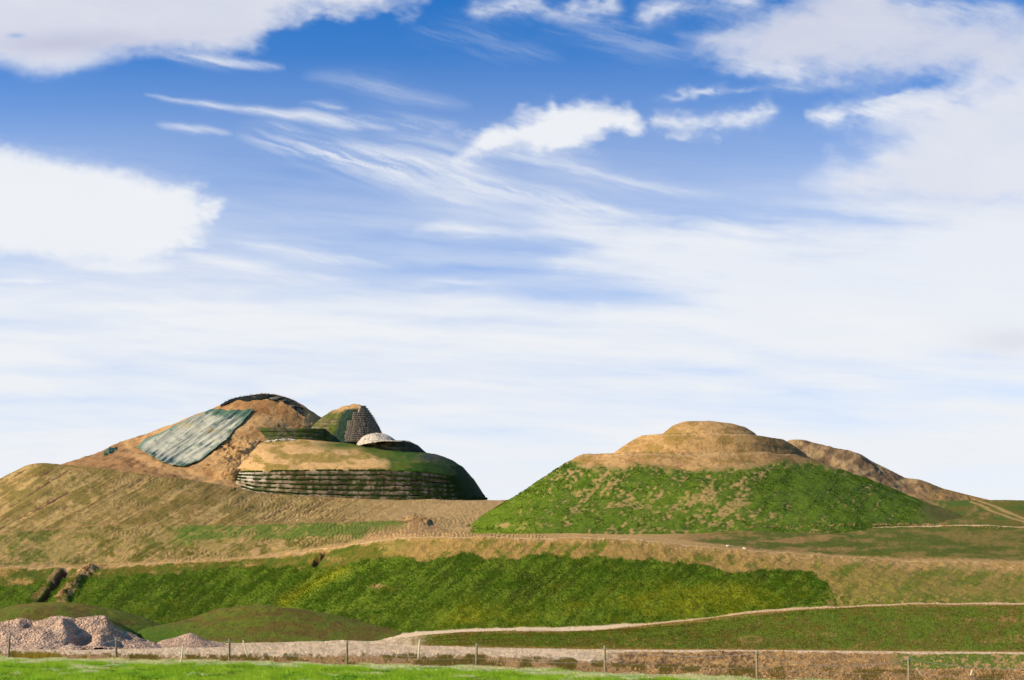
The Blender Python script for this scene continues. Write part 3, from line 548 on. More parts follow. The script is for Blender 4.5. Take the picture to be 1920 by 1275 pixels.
# chin / cheek body
def c_chin(P, X, Y):
    s = X.shape; a = fb2(X/22, Y/9, 4, 380); b = fb3(P, 1.5, 3, 381)
    c = mixc(full(s, lin('d2a976')), full(s, CLAY), ss(-.3, .6, a+.3*b)); c = mixc(c, full(s, lin('94803a')), ss(0, .5, a*.8+.5*np.exp(-((X-620)/60.)**2-((Y-858)/10.)**2)+.2*b)*.8)
    g = ss(700, 745, X+1.4*(875-Y)*.6+18*a)+np.exp(-((Y-834)/9.)**2)*ss(560, 640, X); g = np.clip(g, 0, 1)
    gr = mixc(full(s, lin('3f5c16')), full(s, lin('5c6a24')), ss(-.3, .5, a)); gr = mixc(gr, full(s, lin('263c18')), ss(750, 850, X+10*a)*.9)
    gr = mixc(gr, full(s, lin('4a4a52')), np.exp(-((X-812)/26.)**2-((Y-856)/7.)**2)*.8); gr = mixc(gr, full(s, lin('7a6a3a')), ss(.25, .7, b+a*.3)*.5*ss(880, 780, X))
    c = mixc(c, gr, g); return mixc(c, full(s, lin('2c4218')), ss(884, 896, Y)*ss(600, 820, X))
chin = [ring(395, 917, 268, 32.0, 25, [(395, 915), (428, 922), (480, 933), (560, 941), (700, 944), (850, 944), (917, 942)]),
        ring(398, 890, 268, 30.2, 23, [(398, 886), (436, 884), (500, 881), (600, 880), (720, 880), (800, 884), (850, 890), (890, 901)]),
        ring(398, 868, 268, 28, 22, [(398, 882), (436, 880), (500, 868), (620, 868), (720, 869), (800, 867), (868, 876)]),
        ring(398, 848, 268, 21.5, 18, [(398, 866), (440, 862), (500, 849), (560, 846), (640, 848), (720, 852), (790, 852), (848, 863)]),
        ring(398, 822, 268, 15.5, 12, [(398, 852), (440, 848), (480, 835), (560, 831), (640, 835), (720, 843), (790, 847), (822, 853)]),
        ring(404, 740, 268, 11.5, 8, [(400, 836), (440, 832), (480, 825), (560, 823), (640, 830), (740, 843)]),
        ring(655, 665, 268, .5, .5, [(655, 834), (665, 834)])]
for c_ in chin[:6]: c_['pw'] = 3.2
for c_ in chin[:2]: c_['skr'] = 1.6
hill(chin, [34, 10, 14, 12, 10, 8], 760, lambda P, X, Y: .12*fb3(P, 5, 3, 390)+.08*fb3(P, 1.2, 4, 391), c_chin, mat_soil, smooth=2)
# nose: earth core, turfed on its left flank
def c_nose(P, X, Y):
    s = X.shape; a = fb2(X/9, Y/6, 4, 400); b = fb3(P, .9, 3, 401)
    c = mixc(full(s, lin('5f6626')), full(s, lin('7a6a3e')), ss(-.2, .5, a)); c = mixc(c, full(s, lin('8a8478')), ss(.35, .6, a*.6+.6*np.sin(Y*.95)-.1)*.6)
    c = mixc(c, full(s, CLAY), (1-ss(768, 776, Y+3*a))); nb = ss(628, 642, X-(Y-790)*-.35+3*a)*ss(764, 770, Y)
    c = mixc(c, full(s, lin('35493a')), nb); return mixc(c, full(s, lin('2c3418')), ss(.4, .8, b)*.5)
nose = [ring(545, 724, 272, 11, 11, [(545, 832), (620, 842), (660, 842), (724, 828)]), ring(575, 715, 272, 9, 9, [(575, 800), (640, 815), (680, 815), (715, 808)]), ring(602, 704, 272, 7, 7, [(602, 784), (650, 789), (704, 788)]), ring(624, 694, 272, 5, 5, [(624, 771), (660, 774), (694, 774)]), ring(645, 684, 272, 2.5, 2.5, [(645, 761), (684, 764)]), ring(662, 666, 272, .2, .2, [(662, 757), (666, 757)])]
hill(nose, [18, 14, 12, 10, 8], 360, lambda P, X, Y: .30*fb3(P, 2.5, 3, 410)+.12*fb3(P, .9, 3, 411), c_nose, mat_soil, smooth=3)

# ---------------------------------------------------------------- placing things on the surfaces
bpy.context.view_layer.update(); dg = bpy.context.evaluated_depsgraph_get()
def hit(px, py):
    d = Vector(((px-960)/F, 1, (HZ-py)/F)); d.normalize()
    ok, loc, nor, _, ob, _ = sc.ray_cast(dg, cam.location, d, distance=6000)
    return (loc, nor) if ok else (None, None)
def drop(x, y):
    ok, loc, nor, *_ = sc.ray_cast(dg, Vector((x, y, 300)), Vector((0, 0, -1)), distance=900)
    return loc.z if ok else 0.0

# stepped retaining wall of the chin, six courses
def course_strip(parent, name, L, R, Yc, dF, zlo, zhi, out, mat, colf, n=260, lean=.12, seed=0, depth=1.0, pw=2.0):
    """a solid curved course: front face, top ledge, back; zlo/zhi functions of px giving py"""
    th = np.linspace(np.pi*.985, np.pi*.015, n); c = np.cos(th); px = (L+R)/2+(R-L)/2*c
    Y = Yc-(dF+out)*(1-np.abs(c)**pw)**(1/pw); pyl, pyh = zlo(px), zhi(px)
    Zl = EYE+(HZ-pyl)*Y/F; Zh = EYE+(HZ-pyh)*Y/F
    nx = c*.5; ny = -np.sin(th)
    rows = []
    m = 5
    for k in range(m):
        t = k/(m-1); bulge = .10*math.sin(math.pi*t)
        rows.append((nx*(bulge-lean*t), ny*(bulge-lean*t), Zl+(Zh-Zl)*t))
    rows.append((nx*-depth, ny*-depth, Zh)); rows.append((nx*-depth, ny*-depth, Zl)); rows.append(rows[0])
    X = (px-960)/F*Y
    P = np.array([np.stack([X+a, Y+b, z], -1) for a, b, z in rows])
    P[:5] += fb3(P[:5], .8, 3, seed)[..., None]*.06*np.array([0, -1, .6])
    PXX = 960+P[..., 0]/P[..., 1]*F; PYY = HZ-(P[..., 2]-EYE)/P[..., 1]*F
    q = gridq(len(P), n); nn = n
    caps = [[0*nn, 4*nn, 5*nn, 6*nn], [0*nn+nn-1, 6*nn+nn-1, 5*nn+nn-1, 4*nn+nn-1]]
    q = np.vstack([q, np.array(caps)])
    return mesh_obj(name, P, q, mat, colf(P, PXX, PYY), parent, smooth=False)
mat_wall = cover_mat('weathered_geotextile', s1=1.5, s2=6, var=.3, bump=.6, bdist=.12)
def c_wall(P, X, Y):
    s = X.shape; a = fb2(X/7, Y/9, 4, 420); pan = vn2(np.floor(X/13.5+.3*np.floor(Y/9)), np.floor(Y/9.3), 421)
    c = mixc(full(s, lin('94836e')), full(s, lin('69563f')), ss(.2, .8, pan+.4*a)); c = mixc(c, full(s, lin('c2b8ac')), ss(530, 450, X+20*a)*.8*ss(.1, .5, pan))
    c = mixc(c, full(s, lin('3c3a2a')), ss(.0, .5, fb2(X/5, Y/30, 3, 422)+.3*ss(560, 640, X)-.15)*.75)
    c = mixc(c, full(s, lin('3c4a1c')), ss(.25, .6, a+.4*ss(908, 935, Y)+.25*ss(700, 800, X)-.1)*.8)
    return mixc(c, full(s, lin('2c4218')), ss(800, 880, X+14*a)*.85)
chin_t = thing('retaining_wall', 'long curved stepped retaining wall of six tan courses with mossy ledges, round the foot of the head mound', 'retaining wall', (-30, 236, 24))
foot = lambda x: line([(402, 896), (428, 908), (480, 926), (560, 933), (640, 936), (700, 937), (850, 938), (914, 938)], x)
topl = lambda x: line([(402, 886), (428, 885), (500, 882), (600, 880), (720, 880), (800, 884), (850, 891), (890, 903), (914, 915)], x)
NC = 6
mat_moss = cover_mat('mossy_turf', s1=3, s2=9, var=.5, bump=1, bdist=.15)
for k in range(NC):
    t0, t1 = k/NC, (k+1)/NC; sh_ = (914-886)*t0; sl = 8*t0
    lo = lambda x, t0=t0: foot(x)+2*(t0 == 0)+(topl(x)-foot(x))*t0; hi = lambda x, t1=t1: foot(x)+(topl(x)-foot(x))*(t1-.03)
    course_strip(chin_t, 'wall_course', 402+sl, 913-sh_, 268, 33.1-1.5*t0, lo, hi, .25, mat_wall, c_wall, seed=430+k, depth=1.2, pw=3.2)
    # ragged moss growing on the ledge of each course
    n = 1500; th = rng.uniform(.03, np.pi-.03, n); c = np.cos(th); L, R = 402+sl, 913-sh_; px = (L+R)/2+(R-L)/2*c; Y = 268-(33.1-1.5*t0+.2)*(1-np.abs(c)**3.2)**(1/3.2)-rng.uniform(-.15, .12, n)
    py = foot(px)+(topl(px)-foot(px))*(t1-.03); Z = EYE+(HZ-py)*Y/F; X = (px-960)/F*Y
    keep = fb2(px/12, py*0+k*3, 3, 440+k) > -.25; X, Y, Z, px = X[keep], Y[keep], Z[keep], px[keep]; m = len(X)
    w = rng.uniform(.12, .3, m); h = rng.uniform(.05, .28, m); B = np.stack([X, Y, Z], -1)
    V = np.stack([B+np.stack([-w, 0*w, -h*.6], -1), B+np.stack([w, 0*w, -h*.6], -1), B+np.stack([w*0.2, -.05+0*w, h], -1)], 1).reshape(-1, 3)
    cc = mixc(full((m,), lin('3f5614')), full((m,), lin('2a3c10')), rng.random(m)); cc = np.repeat(cc, 3, 0)
    tag(mesh_obj('ledge_moss', V, np.arange(3*m).reshape(-1, 3), mat_moss, cc, chin_t), kind='stuff')

# low mossy retaining wall under the forehead
def c_ledge(P, X, Y):
    s = X.shape; a = fb2(X/6, Y/5, 4, 450); c = mixc(full(s, lin('4a5420')), full(s, lin('6a6050')), ss(-.1, .5, a)); return mixc(c, full(s, lin('26301a')), ss(0, .6, fb2(X/10, Y/3, 3, 451))*.7*ss(590, 540, X))
lw_t = thing('retaining_wall', 'low dark mossy terrace wall between the forehead slope and the pile of pale rocks', 'retaining wall', (-52, 250, 38))
for k in range(3):
    a0, a1 = 825-k*8.0+(k == 0)*6, 825-(k+1)*8.0
    course_strip(lw_t, 'wall_course', 458+k, 616-2*k, 270, 13.2-.4*k, lambda x, a=a0: a+0*x+line([(460, -2), (500, 0), (640, 3)], x), lambda x, a=a1: a+.5+0*x+line([(460, -2), (500, 0), (640, 3)], x), .1, mat_wall, c_ledge, n=120, seed=460+k, depth=6, pw=3)
# nose: gabion baskets stepped down to the left
def gabion_mat():
    m = bpy.data.materials.new('gabion_stone'); m.use_nodes = True; nt = m.node_tree; N = nt.nodes; L = nt.links; b = N['Principled BSDF']; b.inputs['Roughness'].default_value = .9
    tc = N.new('ShaderNodeTexCoord'); vo = N.new('ShaderNodeTexVoronoi'); vo.inputs['Scale'].default_value = 3.2; L.new(tc.outputs['Object'], vo.inputs['Vector'])
    r = N.new('ShaderNodeValToRGB'); r.color_ramp.elements[0].color = (*lin('7c6a5a'), 1); r.color_ramp.elements[1].color = (*lin('ccb8a0'), 1); r.color_ramp.elements[0].position = .2
    L.new(vo.outputs['Color'], r.inputs[0]); L.new(r.outputs[0], b.inputs['Base Color'])
    bp = N.new('ShaderNodeBump'); bp.inputs['Distance'].default_value = .15; bp.inputs['Strength'].default_value = 1; bp.invert = True; L.new(vo.outputs['Distance'], bp.inputs['Height']); L.new(bp.outputs[0], b.inputs['Normal'])
    return m
MG = gabion_mat(); MWIRE = plain_mat('dark_wire', (.05, .045, .04), .6)
nz = thing('gabion_wall', 'stepped wall of brown stone-filled wire baskets on the dark right side of the nose', 'gabion wall', (-30, 262, 35))
def basket(c, r, w, h, d, name='basket'):
    """one bevelled basket with its wire frame, its front turned by r"""
    def box(x0, x1, y0, y1, z0, z1, V, Fc):
        b = len(V); V += [(x0, y0, z0), (x1, y0, z0), (x1, y1, z0), (x0, y1, z0), (x0, y0, z1), (x1, y0, z1), (x1, y1, z1), (x0, y1, z1)]
        Fc += [(b, b+1, b+5, b+4), (b+1, b+2, b+6, b+5), (b+2, b+3, b+7, b+6), (b+3, b, b+4, b+7), (b+4, b+5, b+6, b+7), (b+3, b+2, b+1, b)]
    V, Fc = [], []; nx, nz_ = 9, 5
    for j in range(nz_+1):
        for i in range(nx+1):
            e = 0 if i in (0, nx) or j in (0, nz_) else 1
            V.append((-w/2+w*i/nx, -d/2-e*rng.uniform(.02, .13), -h/2+h*j/nz_))
    for j in range(nz_):
        for i in range(nx): a = j*(nx+1)+i; Fc.append((a, a+1, a+nx+2, a+nx+1))
    b = len(V); V += [(-w/2, d/2, -h/2), (w/2, d/2, -h/2), (w/2, d/2, h/2), (-w/2, d/2, h/2)]
    bl, br, tl, tr = 0, nx, nz_*(nx+1), nz_*(nx+1)+nx
    Fc += [tuple([tl+i for i in range(nx+1)]+[b+2, b+3]), tuple([i for i in range(nx, -1, -1)]+[b, b+1])]
    Fc += [tuple([j*(nx+1)+nx for j in range(nz_+1)]+[b+2, b+1]), tuple([j*(nx+1) for j in range(nz_, -1, -1)]+[b, b+3]), (b+1, b, b+3, b+2)]
    o = pydata(name, V, Fc, MG, nz)
    V, Fc = [], []; t = .02
    for i in range(0, 7): x = -w/2+w*i/6; box(x-t/2, x+t/2, -d/2-.17, -d/2-.14, -h/2, h/2, V, Fc)
    for j in range(0, 5): z = -h/2+h*j/4; box(-w/2, w/2, -d/2-.175, -d/2-.145, z-t/2, z+t/2, V, Fc)
    f = pydata('wire_mesh', V, Fc, MWIRE, o)
    o.location = Vector(c)-nz.location; o.rotation_euler = (0, 0, r)
steps = []
for q in range(17):
    y0 = 828-q*3.95; y1 = y0-3.95; l = [637, 637, 637, 638, 638, 651, 651, 651, 652, 652, 661, 661, 661, 662, 672, 673, 674][q]
    steps.append((y0, y1, l, line([(757, 677), (766, 686), (780, 696), (795, 704), (812, 712), (828, 716)], (y0+y1)/2)))
for (y0, y1, l, r) in steps:
    n = max(2, int(round((r-l)/10))); hgt = (y0-y1)/F*264; mid = 666; half = (r-mid)+2; dF = line([(757, 3), (775, 5.4), (800, 8), (830, 10.2)], (y0+y1)/2)+.7
    for i in range(n):
        x = l+(r-l)*(i+.5)/n; cc = np.clip((x-mid)/half, -.93, .93); Yp = 272-dF*math.sqrt(1-cc*cc); ang = math.asin(cc)
        w = (r-l)/n/F*Yp; wd = w/max(.45, math.cos(ang))*1.02
        basket(((x-960)/F*Yp, Yp+.4*math.cos(ang), EYE+(HZ-(y0+y1)/2)*Yp/F), ang, wd, hgt*.99, .8)
# lips: white stone cap on a dark banded base
def simple_loft(name, parent, rings, rows, n, disp, colf, mat, smooth=2):
    P = loft(rings, rows, n, smooth); nm = gnormals(P, True); PXX = 960+P[..., 0]/P[..., 1]*F; PYY = HZ-(P[..., 2]-EYE)/P[..., 1]*F
    if nm[len(nm)//2, :n//2, 1].mean() > 0: nm = -nm
    P = P+nm*disp(P)[..., None]
    return mesh_obj(name, P, gridq(len(P), n, True), mat, colf(P, PXX, PYY), parent)
lip = thing('stone_dome', 'low oval dome with a white stone cap over a dark banded base beside the nose', 'stone dome', (-27, 262, 36))
def c_lip(P, X, Y):
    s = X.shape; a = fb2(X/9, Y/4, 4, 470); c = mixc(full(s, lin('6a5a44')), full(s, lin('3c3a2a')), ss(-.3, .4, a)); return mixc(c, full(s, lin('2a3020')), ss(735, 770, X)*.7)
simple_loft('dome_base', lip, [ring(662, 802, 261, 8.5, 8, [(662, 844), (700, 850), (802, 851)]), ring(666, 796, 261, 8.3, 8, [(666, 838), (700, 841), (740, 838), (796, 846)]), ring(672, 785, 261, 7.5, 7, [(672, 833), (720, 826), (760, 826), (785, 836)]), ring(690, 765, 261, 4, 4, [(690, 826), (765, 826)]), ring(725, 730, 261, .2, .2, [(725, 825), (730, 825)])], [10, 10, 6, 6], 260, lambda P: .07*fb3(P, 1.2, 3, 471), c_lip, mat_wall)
mat_white = cover_mat('white_stone', s1=3, s2=10, var=.3, bump=1, bdist=.2, crack=4)
c_wh = lambda P, X, Y: mixc(full(X.shape, lin('cdbfb0')), full(X.shape, lin('93877a')), ss(0, .7, fb3(P, .8, 3, 472)))
simple_loft('stone_cap', lip, [ring(668, 744, 259.5, 5.6, 6, [(668, 835), (700, 833), (744, 829)]), ring(671, 740, 259.5, 5.3, 5.5, [(671, 829), (700, 826), (740, 823)]), ring(680, 731, 259.5, 4, 4, [(680, 819), (705, 816), (731, 818)]), ring(694, 720, 259.5, 2, 2, [(694, 813), (720, 813)]), ring(705, 708, 259.5, .1, .1, [(705, 811.5), (708, 811.5)])], [5, 9, 7, 6], 200, lambda P: .10*fb3(P, .7, 3, 473), c_wh, mat_white)
simple_loft('stone_rim', lip, [ring(663, 770, 260.5, 9.3, 8, [(663, 838), (690, 831), (720, 827), (770, 829)]), ring(664, 768, 260.5, 9.1, 8, [(664, 835.5), (690, 828.5), (720, 825), (768, 827)]), ring(672, 760, 260.5, 7.5, 7, [(672, 832), (690, 826.5), (720, 824), (760, 826)]), ring(715, 720, 260.5, .1, .1, [(715, 826), (720, 826)])], [3, 4, 4], 240, lambda P: .05*fb3(P, .7, 3, 474), c_wh, mat_white)

# ---------------------------------------------------------------- sheets laid on the head mound
def draped(name, px_, py_, off, colf, mat, wr, thick=.12):
    nr, nc = px_.shape; P = np.zeros((nr, nc, 3)); ok = np.zeros((nr, nc), bool); last = None
    for i in range(nr):
        for j in range(nc):
            l, nrm = hit(px_[i, j], py_[i, j])
            if l is not None and 200 < l.y < 300:
                P[i, j] = l; ok[i, j] = True; last = l
            elif last is not None: P[i, j] = (last.x+(px_[i, j]-960)/F*0, last.y, last.z) if j == 0 else P[i, j-1]
    for _ in range(2):
        P[1:-1, 1:-1] = .5*P[1:-1, 1:-1]+.125*(P[:-2, 1:-1]+P[2:, 1:-1]+P[1:-1, :-2]+P[1:-1, 2:])
    nm = gnormals(P); nm = np.where(nm[..., 1:2] > 0, -nm, nm)
    T = P+nm*(off+wr(P, px_, py_))[..., None]; B = T-nm*thick
    q = gridq(nr, nc); N = nr*nc; q2 = q[:, ::-1]+N; edges = []
    for j in range(nc-1): edges += [[j+1, j, N+j, N+j+1], [(nr-1)*nc+j, (nr-1)*nc+j+1, N+(nr-1)*nc+j+1, N+(nr-1)*nc+j]]
    for i in range(nr-1): edges += [[i*nc, (i+1)*nc, N+(i+1)*nc, N+i*nc], [(i+1)*nc+nc-1, i*nc+nc-1, N+i*nc+nc-1, N+(i+1)*nc+nc-1]]
    V = np.concatenate([T.reshape(-1, 3), B.reshape(-1, 3)]); c = colf(P, px_, py_).reshape(-1, 3)
    return mesh_obj(name, V, np.vstack([q, q2, np.array(edges)]), mat, np.concatenate([c, c]))
mat_sheet = cover_mat('weathered_sheet', rough=.75, s1=.9, s2=3, var=.15, bump=.4, bdist=.2, spec=.3)
U, Vv = np.meshgrid(np.linspace(0, 1, 96), np.linspace(0, 1, 80))
lft = [(0, 402, 769), (.33, 352, 789), (.62, 304, 814), (.82, 272, 826), (1, 258, 838)]; rgt = [(0, 473, 769), (.3, 446, 804), (.6, 412, 836), (.85, 372, 866), (1, 346, 877)]
lp = np.array(lft); rp = np.array(rgt)
bot = 5*np.sin(Vv**6*np.pi/2)*np.sin(U*np.pi)+fb2(U*5, Vv*0+3, 3, 480)*2.5*Vv**8
tx = np.interp(Vv, lp[:, 0], lp[:, 1])*(1-U)+np.interp(Vv, rp[:, 0], rp[:, 1])*U + fb2(Vv*6, U*0, 3, 481)*3*U**6
ty = np.interp(Vv, lp[:, 0], lp[:, 2])*(1-U)+np.interp(Vv, rp[:, 0], rp[:, 2])*U + 3.0*np.sin(U*np.pi) + bot
def c_sheet(P, X, Y):
    s = X.shape; a = fb2(X/9, Y/6, 4, 482); c = mixc(full(s, lin('aeaa9c')), full(s, lin('8e9084')), ss(-.2, .8, a)); fold = streaks(X, Y, 100, 3.5, -34, 483, 3)
    c = mixc(c, full(s, lin('85837a')), ss(.1, .6, fold)*.7); g = np.clip(ss(.16, .04, Vv+.06*a)+ss(.9, 1.0, U+.05*a)*.9+ss(.93, 1, Vv+.05*a)*.7+ss(.12, .0, U+.04*a)*ss(.0, .5, Vv)*.9+ss(.14, .05, Vv+.2*fb2(U*9, Vv*0, 2, 484))*.6+.6*ss(.75, 1.0, fb2(X/14, Y/10, 3, 485)+ss(.8, 1, Vv)*.45), 0, 1)
    c = mixc(c, full(s, lin('35604a')), g*.85); c = mixc(c, full(s, lin('a8935a')), np.exp(-((Vv-.42-.05*a)/.05)**2)*ss(.0, .35, fb2(X/8, Y/5, 3, 486))*.8)
    return c
draped_s = draped('ground_sheet', tx, ty, .35, c_sheet, mat_sheet, lambda P, X, Y: .24*streaks(X, Y, 110, 5, -34, 487, 3)+.07*streaks(X, Y, 40, 3, -44, 488))
tag(draped_s, 'large wrinkled grey geotextile sheet with green edges covering the left slope of the head mound', 'ground sheet')
U2, V2 = np.meshgrid(np.linspace(0, 1, 14), np.linspace(0, 1, 8))
gs = draped('ground_sheet', 195+24*U2, 851-9*U2+(V2-.5)*7, .25, lambda P, X, Y: mixc(full(X.shape, lin('2f5a48')), full(X.shape, lin('1f3c30')), ss(-.2, .4, fb2(X/3, Y/3, 3, 490))), mat_sheet, lambda P, X, Y: .35*fb2(X/5, Y/3, 3, 491))
tag(gs, 'small folded dark green sheet lying on the bare slope left of the track', 'ground sheet')
# dark netting torn along the top of the forehead
capl = [(414, 757), (430, 749), (450, 743), (470, 740), (492, 738), (515, 740), (535, 744), (552, 752), (566, 763)]
U3, V3 = np.meshgrid(np.linspace(0, 1, 110), np.linspace(0, 1, 12))
nx_ = 414+154*U3; ny_ = np.interp(nx_, [p[0] for p in capl], [p[1] for p in capl])+2.2+V3*(3+5.5*ss(.12, .35, U3)+7*ss(.72, .9, U3)*(1-V3*.3)+2.5*fb2(U3*14, V3*0, 3, 500))
net = draped('slope_netting', nx_, ny_, .18, lambda P, X, Y: mixc(full(X.shape, lin('20241f')), full(X.shape, lin('8a8272')), ss(.25, .5, fb2(X/16, Y/2.2, 3, 501))*ss(455, 500, X)), mat_wall, lambda P, X, Y: .14*fb2(X/7, Y/2.5, 3, 502), .2)
tag(net, 'black torn netting draped along the rounded crest of the head mound', 'netting')
V, T = [], []
for k in range(150):
    u = rng.random(); x = 414+154*u; y = np.interp(x, [p[0] for p in capl], [p[1] for p in capl]); l, nrm = hit(x, y+4)
    if l is None or l.y > 300: continue
    b = len(V); a = rng.uniform(-.8, .8)-(u-.5); h = rng.uniform(.0, 1.0)**3*.8
    V += [(l.x-.07, l.y, l.z+.1), (l.x+.07, l.y, l.z+.1), (l.x+a*h*.6, l.y-.1, l.z+.35+h*.7), (l.x, l.y+.12, l.z+.1)]; T += [(b, b+1, b+2), (b+1, b+3, b+2), (b+3, b, b+2)]
pydata('torn_fringe', V, T, MWIRE, net)

# ---------------------------------------------------------------- rocks
def rock_mesh(name, seed, n=3, jag=.35):
    import bmesh
    bm = bmesh.new(); bmesh.ops.create_icosphere(bm, subdivisions=n, radius=1)
    V = np.array([v.co[:] for v in bm.verts]); d = 1+jag*fb3(V, .9, 3, seed, .6); sc_ = np.array([1, .8, .62])
    for v, q in zip(bm.verts, V*d[:, None]*sc_): v.co = q
    me = bpy.data.meshes.new(name); bm.to_mesh(me); bm.free(); return me
M_WR = plain_mat('pale_limestone', lin('d2c6b6')*.9, .9, 3, .2); M_CLOD = plain_mat('dry_clod', lin('a67f56'), 1, 3, .35, .6); M_GRV = plain_mat('grey_pink_stone', lin('c0a492'), .9, 5, .35)
RK = [rock_mesh('rock', 510+i, 2) for i in range(5)]
def rock(px, py, s, mat, label, group=None, name='rock', cat='rock', k=None):
    l, nrm = hit(px, py)
    if l is None: return
    me = RK[int(rng.integers(5)) if k is None else k]
    key = (me.name, mat.name)
    if key not in cache: m2 = me.copy(); m2.materials.append(mat); cache[key] = m2
    o = bpy.data.objects.new(name, cache[key]); C.objects.link(o); r = s/F*l.y
    o.scale = (r*rng.uniform(.8, 1.3), r*rng.uniform(.8, 1.2), r*rng.uniform(.7, 1.1)); o.rotation_euler = (rng.uniform(-.4, .4), rng.uniform(-.4, .4), rng.uniform(0, 6.3))
    o.location = l+Vector((0, 0, r*.25)); return tag(o, label, cat, group)
cache = {}
for k in range(24):
    u = k/23; rock(497+56*u+rng.uniform(-2, 2), 828.5-rng.uniform(0, 3)*math.sin(math.pi*min(1, u*1.2)) - 2.5*ss(.3, .7, np.array(u)), rng.uniform(2.4, 4.6), M_WR, 'pale rock in the heap on the ledge below the dark terrace wall', 'pale rocks heaped below the dark terrace wall')
rock(1365, 1025, 4.6, M_WR, 'long pale rock on the upper path below the round hill, left one of the two', k=0); rock(1396, 1029.5, 3.8, M_WR, 'pale rock on the upper path below the round hill, right one of the two', k=1)
for x in np.r_[rng.uniform(1395, 1425, 9), rng.uniform(1430, 1905, 95), rng.uniform(1640, 1740, 22)]:
    rock(x, line([(1390, 991), (1420, 988), (1500, 988), (1640, 984.5), (1700, 984), (1800, 988), (1905, 992)], x)+rng.uniform(-2.5, .8), rng.uniform(.8, 2.4), M_CLOD, 'lump of dug earth on the bank edge above the upper path', 'lumps of earth lined up above the upper path', 'earth_clod', 'clod')
for k in range(40):
    a = (fb2(np.array(k*1.7), np.array(0.3), 1)).item(); rock(rng.uniform(415, 492), rng.uniform(828, 872), rng.uniform(1, 2.6), M_CLOD, 'lump of clay on the crumbled slope between grey sheet and curved wall', 'lumps of clay on the crumbled slope', 'earth_clod', 'clod')
rock(427, 835, 4, M_CLOD, 'largest rounded boulder on the clay slope just right of the grey sheet', None, k=2); rock(389, 873, 4.5, M_CLOD, 'brown boulder at the lower right corner of the grey sheet', None, k=3)
for (x, y) in [(266, 836), (262, 841), (305, 836), (318, 846), (352, 852), (338, 858), (360, 838), (372, 829), (386, 808), (404, 812), (356, 864), (330, 868)]:
    rock(x, y, 1.7, M_WR, 'small white stone holding down the large grey sheet', 'white stones lying on the grey sheet', 'weight_stone', 'stone')

# ---------------------------------------------------------------- gravel heaps
def heap(rings, rows, n, label, seed, amp):
    P = loft(rings, rows, n, 1); nm = gnormals(P, True)
    if nm[len(nm)//2, :n//2, 1].mean() > 0: nm = -nm
    X = 960+P[..., 0]/P[..., 1]*F; Y = HZ-(P[..., 2]-EYE)/P[..., 1]*F
    d = amp*(.45*fb3(P, 4.5, 4, seed, .5)+.20*fb3(P, 1.1, 3, seed+1)); d[-4:] *= .2
    d = d-(amp > .9)*(1.4*np.exp(-((X-156-.4*(Y-1186))/24)**2-((Y-1186)/12)**2)-.5*np.exp(-((X-118)/12)**2-((Y-1172)/12)**2)+.7*np.exp(-((X-138)/12)**2-((Y-1201)/6)**2)+.5*np.exp(-((X-62)/18)**2-((Y-1169)/4.5)**2)-.5*np.exp(-((X-185)/14)**2-((Y-1196)/9)**2))
    P = P+nm*d[..., None]
    b = fb3(P, .4, 3, seed+2); c = mixc(full(X.shape, lin('cbab96')), full(X.shape, lin('a88c7c')), ss(-.3, .6, b+.5*fb3(P, 2, 3, seed+3)))
    o = mesh_obj('gravel_heap', P, gridq(len(P), n, True), mat_gravel, c); tag(o, label, 'gravel heap'); return P, o
H1 = [(-110, 1172), (-40, 1166), (0, 1163), (40, 1155), (62, 1160), (80, 1159), (103, 1153), (120, 1156), (140, 1159), (158, 1155), (190, 1152), (198, 1153), (206, 1166), (216, 1175), (240, 1192), (262, 1204)]
Ph1, oh1 = heap([ring(-190, 318, 104, 10, 10, [(-190, 1218), (0, 1224), (250, 1222), (318, 1216)]), ring(-170, 275, 104, 7, 7, [(-170, 1195), (0, 1205), (200, 1208), (275, 1208)]),
    dict(ring(-140, 240, 104, 4, 5, [(-140, 1180), (0, 1180), (70, 1184), (130, 1178), (190, 1186), (240, 1192)]), sm=.006),
    dict(ring(-100, 232, 104, 1.2, 1.5, [(x, y+3) for x, y in H1]), sm=.004), ring(-90, 222, 104, .3, .3, [(x, y+2) for x, y in H1])], [14, 22, 30, 4], 900,
    'long jagged heap of pinkish gravel behind the fence at the left', 520, 1.0)
H2 = [(300, 1208), (325, 1197), (345, 1189), (356, 1187), (370, 1190), (385, 1198), (402, 1208)]
Ph2, oh2 = heap([ring(285, 425, 112, 6, 6, [(285, 1216), (425, 1216)]), ring(305, 402, 112, 3.5, 3.5, [(305, 1206), (350, 1207), (402, 1207)]), ring(325, 385, 112, 1.5, 1.5, [(325, 1198), (350, 1196), (385, 1199)]), ring(345, 370, 112, .5, .5, [(345, 1190), (357, 1188), (370, 1191)]), ring(356, 358, 112, .1, .1, [(356, 1187), (358, 1187)])], [12, 12, 8, 4], 420,
    'small low heap of pinkish gravel between the large heap and the fence post', 530, .6)

